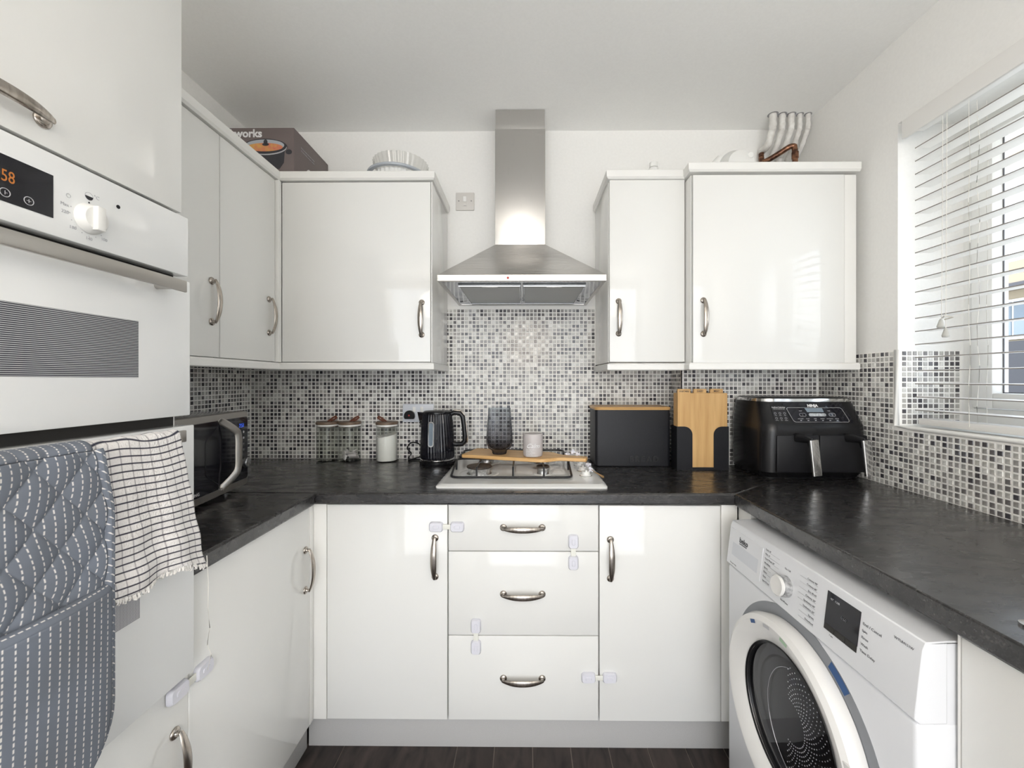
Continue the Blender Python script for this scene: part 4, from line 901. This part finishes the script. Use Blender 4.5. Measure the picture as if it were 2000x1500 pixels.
obj('chrome_band', MB().lathe([(ks*0.97, 0.018), (ks*1.02, 0.0195), (ks*1.025, 0.0235), (ks*0.98, 0.026)], (0, 0, 0), 64), 'chrome', kt, local=True)
obj('lid', MB().lathe([(ks*0.835, 0.220), (ks*0.85, 0.224), (ks*0.84, 0.230), (ks*0.76, 0.234), (0.012, 0.236), (0.001, 0.236)], (0, 0, 0), 64), 'black_plastic', kt, local=True)
mb = MB(); mb.add([(-ks*0.80, -0.022, 0.228), (-ks*0.80, 0.022, 0.228), (-ks*1.22, 0.0, 0.229), (-ks*0.93, -0.016, 0.165), (-ks*0.93, 0.016, 0.165), (-ks*0.97, 0, 0.150), (-ks*1.19, 0, 0.218)],
                  [(0, 1, 2), (0, 2, 6, 3), (1, 4, 6, 2), (3, 6, 5), (4, 5, 6), (0, 3, 4, 1), (3, 5, 4)])
obj('spout', mb, 'black_gloss', kt, local=True, bev=0.001)
hp = [(ks*0.72, 0, 0.216), (ks*1.0, 0, 0.226), (ks*1.35, 0, 0.224), (ks*1.52, 0, 0.208), (ks*1.60, 0, 0.17), (ks*1.66, 0, 0.12), (ks*1.64, 0, 0.098), (ks*1.48, 0, 0.086), (ks*1.15, 0, 0.084), (ks*0.94, 0, 0.088)]
hd_ = obj('handle', MB().tube(hp, [(0.011, 0.008)]*10, 12, up=(0, 1, 0)), 'black_plastic', kt, local=True)
obj('handle_trim', MB().tube([(x+(0.0065 if i > 2 else 0.001), y, z+(0.0065 if i < 4 else (-0.0075 if i > 6 else 0))) for i, (x, y, z) in enumerate(hp[1:9])], [(0.008, 0.0024)]*8, 8, up=(0, 1, 0)), 'nickel', hd_, local=True)
gx = -0.012
wg = obj('water_gauge', MB().loft([(0, -0.0135, 0.0135, -0.056, 0.056, 0.0134), (0.006, -0.0125, 0.0125, -0.055, 0.055, 0.0124)], M=Matrix.Translation((gx, -ks*0.935, 0.137)) @ Matrix.Rotation(PI/2-0.05, 4, 'X')), 'chrome', kt, local=True)
obj('gauge_window', MB().loft([(0.006, -0.0085, 0.0085, -0.049, 0.049, 0.0084), (0.0068, -0.008, 0.008, -0.0485, 0.0485, 0.0079)], M=Matrix.Translation((gx, -ks*0.935, 0.137)) @ Matrix.Rotation(PI/2-0.05, 4, 'X')), 'gauge', wg, local=True)
cbp = [(-0.46, 1.86, WT+0.006), (-0.50, 1.88, WT+0.004), (-0.545, 1.895, WT+0.006), (-0.535, 1.905, WT+0.028), (-0.555, 1.91, WT+0.05), (-0.54, 1.912, WT+0.075), (-0.51, 1.905, WT+0.077), (-0.48, 1.90, WT+0.06), (-0.455, 1.895, WT+0.03), (-0.50, 1.89, WT+0.012), (-0.54, 1.87, WT+0.004)]
def smooth(pts, n=6):
    pts = [Vector(p) for p in pts]; out = []
    for i in range(len(pts)-1):
        p0, p1, p2, p3 = pts[max(i-1, 0)], pts[i], pts[i+1], pts[min(i+2, len(pts)-1)]
        for k in range(n):
            t = k/n; out.append(0.5*((2*p1)+(p2-p0)*t+(2*p0-5*p1+4*p2-p3)*t*t+(3*p1-p0-3*p2+p3)*t**3))
    out.append(pts[-1]); return out
obj('cable', MB().tube(smooth(cbp), 0.003, 8), 'black_plastic', kt)

# ------------------------------------------------------------------ microwave
mw = thing('microwave_oven', 'black and silver microwave oven on the left-hand worktop', 'microwave', (-0.967, 1.410, WT), math.radians(7.4))
# local: front plane x=0 facing +x, far edge y=0, near edge y=-0.49
mwh0, mwh1 = 0.012, 0.266
mb = MB(); mb.rbox(-0.31, -0.016, -0.489, -0.002, mwh0, mwh1-0.002, 0.006)
for x in (-0.05, -0.27):
    for y in (-0.04, -0.45): mb.cyl((x, y, 0), 0.012, 0.014)
obj('case', mb, 'mirror_steel', mw, local=True)
Mx = Matrix(((0, 0, 1, 0), (1, 0, 0, 0), (0, 1, 0, 0), (0, 0, 0, 1)))   # loft z->x, x->y, y->z
obj('front_frame', MB().loft([(-0.017, -0.49, 0, mwh0, mwh1, 0.012), (-0.003, -0.49, 0, mwh0, mwh1, 0.012), (0, -0.488, -0.002, mwh0+0.002, mwh1-0.002, 0.011)], M=Mx), 'oven_bar', mw, local=True)
fp = obj('door_panel', MB().loft([(0.0, -0.486, -0.006, mwh0+0.022, mwh1-0.020, 0.009), (0.0035, -0.485, -0.007, mwh0+0.023, mwh1-0.021, 0.009)], M=Mx), 'black_gloss', mw, local=True)
hpth = [(0.004, -0.172, 0.245), (0.010, -0.158, 0.240), (0.026, -0.124, 0.212), (0.030, -0.112, 0.192), (0.0305, -0.111, 0.140), (0.030, -0.112, 0.092), (0.026, -0.124, 0.070), (0.010, -0.155, 0.040), (0.004, -0.170, 0.036)]
mh = obj('handle', MB().tube(smooth(hpth, 4), [(0.0025, 0.011)]*33, 12, up=(0.5, 0.86, 0)), 'oven_bar', mw, local=True)
obj('window_outline', MB().tube([(0.0038, y, z) for y, z in ((-0.152, 0.243), (-0.225, 0.195), (-0.232, 0.185), (-0.232, 0.095), (-0.225, 0.085), (-0.150, 0.038))], 0.0011, 6, up=(1, 0, 0)), 'black_matt', fp, local=True)
text('7:51', 0.018, 'blue_led', fp, (0.004, -0.060, 0.212), '+x', 'digits', local=True)
for i in range(4): obj('touch_button', MB().cyl((0.0033, -0.032, 0.195-0.020*i), 0.0042, 0.0006, 'x', 14), 'print_light' if i < 2 else 'print_grey', fp, local=True)
obj('dial', MB().lathe([(0.0165, 0.003), (0.0165, 0.015), (0.0150, 0.0165), (0.0, 0.0160)], (0, -0.026, 0.090), 36, 'x'), 'alu', mw, local=True)
text('SAMSUNG', 0.013, 'print_white', fp, (0.004, -0.322, 0.041), '+x', local=True, spacing=1.1)

# ------------------------------------------------------------------ bread bin
bb = thing('bread_bin', 'matt black metal bread bin with a flat wooden lid', 'bread bin', (0.462, 1.83, WT))
obj('bin', MB().loft([(WT, 0.304, 0.620, 1.752, 1.905, 0.014), (WT+0.004, 0.301, 0.623, 1.749, 1.908, 0.014), (1.150, 0.301, 0.623, 1.749, 1.908, 0.014)]), 'bin_metal', bb)
obj('lid', MB().loft([(1.150, 0.300, 0.624, 1.748, 1.909, 0.015), (1.158, 0.298, 0.626, 1.746, 1.911, 0.016), (1.163, 0.300, 0.624, 1.749, 1.908, 0.015)]), 'bin_lid_wood', bb)
text('BREAD', 0.034, 'iron', bb, (0.446, 1.7490, 0.929), '-y', spacing=1.30, ext=0.0022, bold=0.0006)

# ------------------------------------------------------------------ index chopping boards in a black stand
ib = thing('board_stand', 'black metal stand holding the wooden index boards', 'stand', (0.735, 1.72, WT))
x0, x1, yf, yb = 0.628, 0.842, 1.690, 1.758
def arc(cx_, cz_, r, a0, a1, n=8): return [(cx_+r*math.cos(math.radians(a0+(a1-a0)*i/n)), cz_+r*math.sin(math.radians(a0+(a1-a0)*i/n))) for i in range(n+1)]
for (a, b_, sg) in ((x0, 0.692, 1), (0.780, x1, -1)):
    if sg > 0: pts = [(a, WT), (b_, WT), (b_, 1.052)]+arc(b_-0.034, 1.052, 0.034, 0, 90)+[(a, 1.086)]
    else: pts = [(b_, WT), (b_, 1.086)]+arc(a+0.034, 1.052, 0.034, 90, 180)+[(a, WT)]
    obj('front_plate', MB().prism(pts, yf, yf+0.002, 'xz'), 'bin_metal', ib)
obj('base', MB().box(x0, x1, yf+0.0021, yb, WT, WT+0.008).box(0.6925, 0.7795, yf, yf+0.002, WT, WT+0.010), 'bin_metal', ib)
obj('side_plate', MB().box(x0, x0+0.002, yf+0.0021, yb, WT+0.008, 1.086), 'bin_metal', ib); obj('side_plate', MB().box(x1-0.002, x1, yf+0.0021, yb, WT+0.008, 1.086), 'bin_metal', ib)
obj('back_plate', MB().box(x0+0.002, x1-0.002, yb-0.002, yb, WT+0.008, 1.086), 'bin_metal', ib)
tabs = [('VEGETABLE', 0.632, 0.686, 'front index board, its tab lettered VEGETABLE at left'), ('DAIRY', 0.704, 0.757, 'index board with the middle tab lettered DAIRY'), ('MEAT', 0.778, 0.832, 'index board with the right-hand tab lettered MEAT'), ('', 0.686, 0.700, 'rearmost index board standing behind the lettered ones')]
for i, (s_, a, b_, lab) in enumerate(tabs):
    y = yf+0.0045+i*0.0125; zt_ = 1.2245
    t = thing('index_board', 'wooden '+lab, 'chopping board', (0.735, y, WT+0.009), 0, 'index boards in the black stand')
    zb = WT+0.009
    pts = [(x0+0.004, zb), (x1-0.004, zb), (x1-0.004, zt_)]+([(b_, zt_), (b_, zt_+0.017), (a, zt_+0.017)] if s_ else [])+([(a, zt_)] if a > x0+0.005 and s_ else [])+[(x0+0.004, zt_)]
    obj('board', MB().prism(pts, y, y+0.010, 'xz'), 'index_wood', t, bev=0.001)
    if s_: text(s_, 0.0095 if s_ != 'VEGETABLE' else 0.0082, 'print_black', t, ((a+b_)/2, y-0.0002, zt_+0.0045), '-y', align='CENTER', bold=0.0002)

# ------------------------------------------------------------------ air fryer
af = thing('air_fryer', 'black two-drawer air fryer with chrome handles in the right corner', 'air fryer', (1.08, 1.65, WT))
fx0, fx1, fyb = 0.888, 1.278, 1.788
obj('body', MB().loft([(WT+0.004, fx0+0.012, fx1-0.008, 1.540, fyb-0.01, 0.05), (WT+0.020, fx0+0.004, fx1-0.002, 1.528, fyb-0.004, 0.05), (WT+0.026, fx0, fx1, 1.522, fyb, 0.05),
    (1.080, fx0, fx1, 1.515, fyb, 0.05), (1.108, fx0+0.001, fx1-0.001, 1.516, fyb, 0.05), (1.118, fx0+0.003, fx1-0.002, 1.522, fyb, 0.05), (1.190, fx0+0.012, fx1-0.012, 1.556, fyb, 0.05), (1.196, fx0+0.013, fx1-0.013, 1.558, fyb, 0.05)], 8), 'black_plastic', af)
obj('foot_base', MB().loft([(WT, fx0+0.02, fx1-0.02, 1.55, fyb-0.02, 0.04), (WT+0.006, fx0+0.02, fx1-0.02, 1.55, fyb-0.02, 0.04)], 6), 'black_matt', af)
obj('steel_band', MB().loft([(1.196, fx0+0.016, fx1-0.016, 1.562, fyb-0.004, 0.048), (1.2075, fx0+0.018, fx1-0.018, 1.564, fyb-0.004, 0.048)], 8), 'chrome', af)
obj('top_cover', MB().loft([(1.2075, fx0+0.017, fx1-0.017, 1.563, fyb-0.004, 0.048), (1.212, fx0+0.024, fx1-0.024, 1.570, fyb-0.01, 0.045)], 8), 'black_plastic', af)
SL = 0.472
def onp(x, z, off=0.0): return (x, 1.522+(z-1.118)*SL-off, z+off*0.4)
def pquad(pts, th_=0.0012): return MB().add([onp(x, z, -0.0006) for x, z in pts]+[onp(x, z, th_) for x, z in pts], [list(range(len(pts)))[::-1], [i+len(pts) for i in range(len(pts))]]+[(i, (i+1) % len(pts), len(pts)+(i+1) % len(pts), len(pts)+i) for i in range(len(pts))])
PT = (PI/2-math.atan(SL), 0, 0)
gp = obj('control_panel', pquad([(0.998, 1.119), (1.222, 1.119), (1.200, 1.190), (0.975, 1.190)][::1]), 'black_gloss', af)
def prr(x0, x1, z0, z1, r, sh=0.0, n=4):
    out = []
    for q, (cx_, cz_) in enumerate(((x1-r, z1-r), (x0+r, z1-r), (x0+r, z0+r), (x1-r, z0+r))):
        for k in range(n+1): a = PI/2*q+PI/2*k/n; zz = cz_+r*math.sin(a); out.append((cx_+r*math.cos(a)+sh*(zz-z0), zz))
    return out
obj('panel_outline', MB().tube([onp(x, z, 0.0016) for x, z in prr(1.000, 1.207, 1.1215, 1.1735, 0.008, -0.30)], 0.0010, 6, True, up=(0, 1, 0)), 'chrome', gp)
obj('screen', pquad([(1.060, 1.157), (1.122, 1.157), (1.120, 1.172), (1.054, 1.172)], 0.0016), 'gauge', gp)
obj('start_button', pquad(prr(1.063, 1.127, 1.142, 1.153, 0.0053), 0.0018), 'alu', gp)
for x, s_ in ((1.040, '1'), (1.150, '2')):
    obj('zone_button', MB().tube([onp(a, z, 0.0016) for a, z in prr(x-0.012, x+0.012, 1.142, 1.153, 0.0053)], 0.0006, 6, True, up=(0, 1, 0)), 'print_light', gp)
    text(s_, 0.008, 'print_light', gp, onp(x, 1.1445, 0.0016), rot=PT, align='CENTER')
for k in range(6): text(('MAX CRISP', 'ROAST', 'BAKE', 'REHEAT', 'DEHYDRATE', 'AIR FRY')[k], 0.0042, 'print_light', gp, onp(1.028+0.027*k, 1.132, 0.0016), rot=PT, align='CENTER'); 
mb = MB()
for k in range(6): q = pquad([(1.025+0.027*k, 1.1265), (1.031+0.027*k, 1.1265), (1.031+0.027*k, 1.1285), (1.025+0.027*k, 1.1285)], 0.0016); mb.add(q.v, q.f)
obj('button_marks', mb, 'print_light', gp)
text('TEMP', 0.005, 'print_light', gp, onp(1.030, 1.160, 0.0016), rot=PT); text('TIME', 0.005, 'print_light', gp, onp(1.136, 1.160, 0.0016), rot=PT)
text('NINJA', 0.0145, 'print_white', gp, onp(1.087, 1.1765, 0.0016), rot=PT, align='CENTER', bold=0.0006)
lb = obj('recipe_label', pquad([(0.930, 1.128), (0.985, 1.125), (0.982, 1.181), (0.930, 1.181)], 0.0010), 'black_matt', af)
text('DualZone Technology', 0.0056, 'print_white', lb, onp(0.957, 1.173, 0.0014), rot=PT, align='CENTER', bold=0.0001)
text('Cook two foods two ways', 0.0040, 'print_white', lb, onp(0.957, 1.168, 0.0014), rot=PT, align='CENTER')
for r_ in range(2):
    for c in range(3):
        x = 0.939+0.0175*c; z = 1.153-0.018*r_
        o = obj('label_icon', MB().tube([onp(x+0.0038*math.cos(a*PI/5), z+0.0035*math.sin(a*PI/5), 0.0013) for a in range(10)], 0.0005, 5, True, up=(0, 1, 0)), 'print_light', lb)
        text(('Crisp', 'Roast', 'Bake', 'Air Fry', 'Dry', 'Reheat')[r_*3+c], 0.0038, 'print_light', lb, onp(x, z-0.0085, 0.0013), rot=PT, align='CENTER')
for (a, b_, hxx) in ((0.930, 1.086, 1.026), (1.088, 1.262, 1.212)):
    f_ = obj('basket_drawer', MB().rbox(a, b_, 1.5105, 1.530, WT+0.030, 1.074, 0.004), 'black_matt', af)
    mb = MB(); mb.tube([(hxx-0.028, 1.512, 1.066), (hxx-0.020, 1.490, 1.066), (hxx-0.004, 1.470, 1.060), (hxx+0.001, 1.466, 1.035)], [(0.016, 0.008)]*3+[(0.014, 0.006)], 12, up=(1, 0, 0))
    h_ = obj('handle', mb, 'black_plastic', f_)
    mb = MB(); mb.loft([(0, -0.0165, 0.0165, -0.006, 0.006, 0.0055), (0.128, -0.0165, 0.0165, -0.007, 0.005, 0.0055)], 5,
        M=Matrix.Translation((hxx+0.012, 1.456, 0.938)) @ Matrix.Rotation(math.radians(-6), 4, 'Y'))
    obj('chrome_grip', mb, 'chrome', h_)
    obj('grip_top', MB().loft([(0.128, -0.014, 0.014, -0.004, 0.004, 0.0035), (0.1295, -0.0135, 0.0135, -0.0035, 0.0035, 0.003)], 5, M=Matrix.Translation((hxx+0.012, 1.456, 0.938)) @ Matrix.Rotation(math.radians(-6), 4, 'Y')), 'black_matt', h_)

# ------------------------------------------------------------------ fused switch on the wall
sp_ = thing('fused_switch', 'cream fused spur switch on the wall beside the hood duct', 'switch', (-0.285, YW, 2.08))
obj('plate', MB().rbox(-0.329, -0.242, YW-0.008, YW, 2.083, 2.168, 0.003), 'spur_white', sp_)
obj('rocker', MB().rbox(-0.294, -0.279, YW-0.0115, YW-0.0075, 2.123, 2.148, 0.0012), 'upvc', sp_); obj('fuse_carrier', MB().rbox(-0.297, -0.276, YW-0.0095, YW-0.0075, 2.101, 2.120, 0.0008), 'spur_white', sp_)
for x in (-0.315, -0.256): obj('screw', MB().cyl((x, YW-0.008, 2.127), 0.0026, -0.0008, 'y', 12), 'print_grey', sp_)
obj('fuse_slot', MB().box(-0.292, -0.281, YW-0.0099, YW-0.0094, 2.1035, 2.1048), 'print_grey', sp_)

# ------------------------------------------------------------------ things on top of the cabinets
ZT = 2.067
bxx = thing('slow_cooker_box', 'brown cardboard slow cooker box on the left wall cabinets', 'box', (-1.09, 1.78, ZT))
b0, b1, c0, c1, ht = -1.252, -0.936, 1.640, 1.925, 2.300
cr = obj('carton', MB().rbox(b0, b1, c0, c1, ZT, ht, 0.0015), 'box_card', bxx)
text('cookworks', 0.044, 'print_white', cr, (-1.066, c0-0.0004, ht-0.037), '-y', align='RIGHT', bold=0.0014, ext=0.0003)
def disc(cx_, cz_, rx, rz, d, m_, name, n=28, a0=0, a1=360, par=cr, plane='xz', yy=None):
    pts = [(cx_+rx*math.cos(math.radians(a0+(a1-a0)*i/n)), cz_+rz*math.sin(math.radians(a0+(a1-a0)*i/n))) for i in range(n)]
    base = c0 if yy is None else yy
    return obj(name, MB().prism(pts, base-d if plane == 'xz' else base, base if plane == 'xz' else base+d, plane), m_, par)
pc = (-1.055, 2.218)
obj('printed_pot', MB().prism([(pc[0]-0.082, pc[1]), (pc[0]+0.082, pc[1]), (pc[0]+0.078, pc[1]-0.06), (pc[0]+0.06, pc[1]-0.085), (pc[0]-0.06, pc[1]-0.085), (pc[0]-0.078, pc[1]-0.06)], c0-0.0004, c0, 'xz'), 'pot_dark', cr)
disc(pc[0], pc[1]+0.004, 0.092, 0.034, 0.0006, 'pot_dark', 'printed_rim'); disc(pc[0], pc[1]+0.002, 0.090, 0.031, 0.0008, 'print_light', 'printed_rim_line'); disc(pc[0], pc[1]+0.006, 0.089, 0.030, 0.0010, 'pot_dark', 'printed_rim')
disc(pc[0], pc[1]+0.010, 0.080, 0.024, 0.0012, 'dish_grey', 'printed_lid'); disc(pc[0], pc[1]+0.003, 0.074, 0.017, 0.0014, 'pot_food', 'printed_stew')
disc(pc[0]+0.004, pc[1]+0.014, 0.014, 0.006, 0.0016, 'pot_dark', 'printed_knob'); disc(pc[0]+0.004, pc[1]+0.024, 0.008, 0.010, 0.0018, 'pot_dark', 'printed_knob'); disc(pc[0]+0.098, pc[1]-0.016, 0.013, 0.010, 0.0006, 'pot_dark', 'printed_handle')
for y, s_ in ((1.76, 1), (1.84, 1)):
    q = disc(y, 2.150, 0.030, 0.038, 0.0006, 'print_white' if y < 1.8 else 'pot_dark', 'printed_badge', par=cr, plane='yz', yy=b1)
    disc(y+0.004, 2.142, 0.018, 0.026, 0.0009, 'pot_dark' if y < 1.8 else 'print_white', 'printed_badge', par=cr, plane='yz', yy=b1)
for k in range(2): text('3.5 litre family size slow cooker', 0.0085, 'print_light', cr, (b1+0.0004, 1.69, 2.245-0.012*k), '+x')
ds = thing('serving_dish', 'clear fluted bowl in a grey-rimmed dish on the left cabinets', 'dish', (-0.555, 1.775, ZT))
obj('dish', MB().lathe([(0.085, 0), (0.095, 0.004), (0.105, 0.09), (0.103, 0.092), (0.093, 0.008), (0.001, 0.006)], (0, 0, 0), 160, rib=32, amp=0.002), 'jug_plastic', ds, local=True)
obj('grey_rim', MB().tube([(0.120*math.cos(a*PI/32), 0.120*math.sin(a*PI/32), 0.094) for a in range(64)], [(0.010, 0.007)]*64, 10, True), 'dish_grey', ds, local=True)
obj('fluted_bowl', MB().lathe([(0.09, 0.095), (0.100, 0.100), (0.116, 0.148), (0.117, 0.151), (0.113, 0.150), (0.098, 0.105), (0.001, 0.099)], (0.012, 0, 0), 192, rib=32, amp=0.0022), 'clear_plastic', ds, local=True)
jg = thing('plastic_jerrycan', 'white plastic container with round cap lying on the boiler cabinet', 'container', (0.90, 1.80, 2.107))
obj('can', MB().lathe([(0.02, -0.11), (0.055, -0.10), (0.075, -0.06), (0.078, 0.02), (0.070, 0.06), (0.045, 0.09), (0.02, 0.105)], (0, 0.0, 0.075), 40, 'y').tube([(-0.055, -0.04, 0.125), (-0.075, -0.03, 0.10), (-0.10, -0.02, 0.055), (-0.115, 0.0, 0.02)], [0.02, 0.024, 0.02, 0.012], 12), 'jug_plastic', jg, local=True)
obj('cap', MB().cyl((0.035, -0.085, 0.105), 0.0125, -0.022, 'y', 24), 'upvc', jg, local=True)
sb = thing('small_bottle', 'small white bottle just showing above the narrow right cabinet', 'bottle', (0.572, 1.82, 2.071))
obj('bottle', MB().lathe([(0.025, 0), (0.027, 0.004), (0.027, 0.13), (0.020, 0.15), (0.012, 0.155)], (0, 0, 0), 28), 'jug_plastic', sb, local=True); obj('cap', MB().cyl((0, 0, 0.155), 0.018, 0.022), 'upvc', sb, local=True)

# ------------------------------------------------------------------ pipes above the boiler cabinet
px = [(1.103, 0.015), (1.144, 0.0130), (1.184, 0.0130), (1.222, 0.0105), (1.258, 0.0105)]
nm = ['leftmost thick white pipe', 'second white pipe from the left', 'middle white pipe', 'fourth white pipe from the left', 'rightmost thin white pipe']
for i, (x, r_) in enumerate(px):
    t = thing('pipe', nm[i]+' dropping from ceiling to the boiler cabinet', 'pipe', (x, 1.88, 2.108), 0, 'white pipes above the boiler cabinet')
    yl, yu = 1.905, 1.822
    pts = smooth([(x, yu, ZC-0.001), (x, yu, 2.405), (x, yu+0.008, 2.388), (x, (yl+yu)/2, 2.345), (x, yl-0.004, 2.35 if i == 0 else 2.312), (x, yl, 2.336 if i == 0 else 2.29)]+([] if i == 0 else [(x, yl, 2.066)]), 5)
    obj('insulation', MB().tube(pts, [r_*(1+0.07*math.sin(k*1.9)+0.04*math.sin(k*3.7)) for k in range(len(pts))], 14, up=(1, 0, 0)), 'pipe_paint', t)
    obj('ceiling_hole', MB().lathe([(r_*1.05, 0), (r_*1.5, -0.0012), (r_*1.45, 0)], (x, yu, ZC), 20), 'print_light', t)
cpp = thing('copper_pipe', 'bare copper elbow pipe in front of the white pipes', 'pipe', (1.14, 1.84, 2.108))
mb = MB(); mb.tube(smooth([(1.099, 1.904, 2.334), (1.099, 1.904, 2.31), (1.100, 1.898, 2.292), (1.112, 1.880, 2.288), (1.145, 1.852, 2.302), (1.176, 1.829, 2.318), (1.190, 1.821, 2.319), (1.197, 1.818, 2.305), (1.198, 1.817, 2.20), (1.198, 1.817, 2.062)], 5), 0.0115, 12)
obj('copper', mb, 'copper', cpp); obj('coupling', MB().cyl((1.198, 1.817, 2.262), 0.0138, 0.03, 'z', 20), 'copper', cpp)
tag(obj('loose_board', MB().rbox(1.05, 1.215, 1.60, 1.80, 2.1075, 2.1125, 0.001), 'jug_plastic'), 'white board lying on the boiler cabinet beneath the copper pipe', 'board')

# ------------------------------------------------------------------ child safety locks
def make_lock(label, loc, rot, short=0.07):
    """local: straps runs along x, faces -y; pads at +-short/2"""
    t = thing('child_lock', label, 'child lock', loc, 0, 'child locks on the doors', rot=rot)
    Mo = Matrix(((1, 0, 0, 0), (0, 0, -1, 0), (0, 1, 0, 0), (0, 0, 0, 1)))
    for s_ in (-1, 1):
        h = short/2
        p = obj('pad', MB().loft([(0.0, s_*h-0.0230, s_*h+0.0230, -0.0165, 0.0165, 0.0095), (0.006, s_*h-0.0230, s_*h+0.0230, -0.0165, 0.0165, 0.0095), (0.011, s_*h-0.0200, s_*h+0.0200, -0.0135, 0.0135, 0.0075)], 5, M=Mo), 'lock_white', t, local=True)
        obj('button' if s_ > 0 else 'clip', MB().loft([(0.0108, s_*h-0.010, s_*h+0.010, -0.0055, 0.0055, 0.004), (0.0125, s_*h-0.009, s_*h+0.009, -0.0045, 0.0045, 0.0035)], 4, M=Mo), 'lock_white', p, local=True)
    obj('strap', MB().rbox(-h+0.018, h-0.018, -0.0065, -0.004, -0.008, 0.008, 0.001), 'lock_strap', t, local=True)
    return t
k9 = PI/2
make_lock('white child lock joining the left base door to the top drawer', (-0.260, YB, 0.793), (0, 0, 0), 0.070)
make_lock('white child lock joining the top and middle drawers at right', (0.1585, YB, 0.7105), (0, -k9, 0), 0.070)
make_lock('white child lock joining the middle and bottom drawers at left', (-0.163, YB, 0.4305), (0, k9, 0), 0.070)
make_lock('white child lock joining the bottom drawer to the right base door', (0.243, YB, 0.297), (0, PI, 0), 0.070)
make_lock('white child lock joining the oven housing door to the left base cabinet', (XLB, 0.846, 0.650), (0, 0, k9), 0.066)

# ------------------------------------------------------------------ sink edge at far right, added lamps out of view
tag(obj('sink', MB().loft([(WT, 0.746, 1.18, 0.10, 0.630, 0.014), (WT+0.004, 0.746, 1.18, 0.10, 0.630, 0.014), (WT+0.005, 0.750, 1.175, 0.105, 0.626, 0.012)], 6), 'chrome'), 'steel sink rim just entering the view on the right worktop', 'sink')
for x, y, zz, rr, lab in ((0.03, -1.10, 1.72, 0.29, 'unseen round white pendant lamp added behind the camera as fill'), (0.03, -1.80, 1.72, 0.27, 'unseen round white pendant lamp added at the rear of the room as fill')):  # unseen globes; their number, size and height are made up to fill the room
    t = thing('added_pendant_lamp', lab, 'lamp', (x, y, zz)); obj('added_globe', MB().lathe([(max(0.002, rr*math.sin(PI*k/16)), -rr*math.cos(PI*k/16)) for k in range(17)], (0, 0, 0), 32), 'added_lamp_globe', t, local=True)
    obj('added_lamp_flex', MB().tube([(0, 0, rr), (0, 0, ZC-zz)], 0.004, 8), 'upvc', t, local=True)
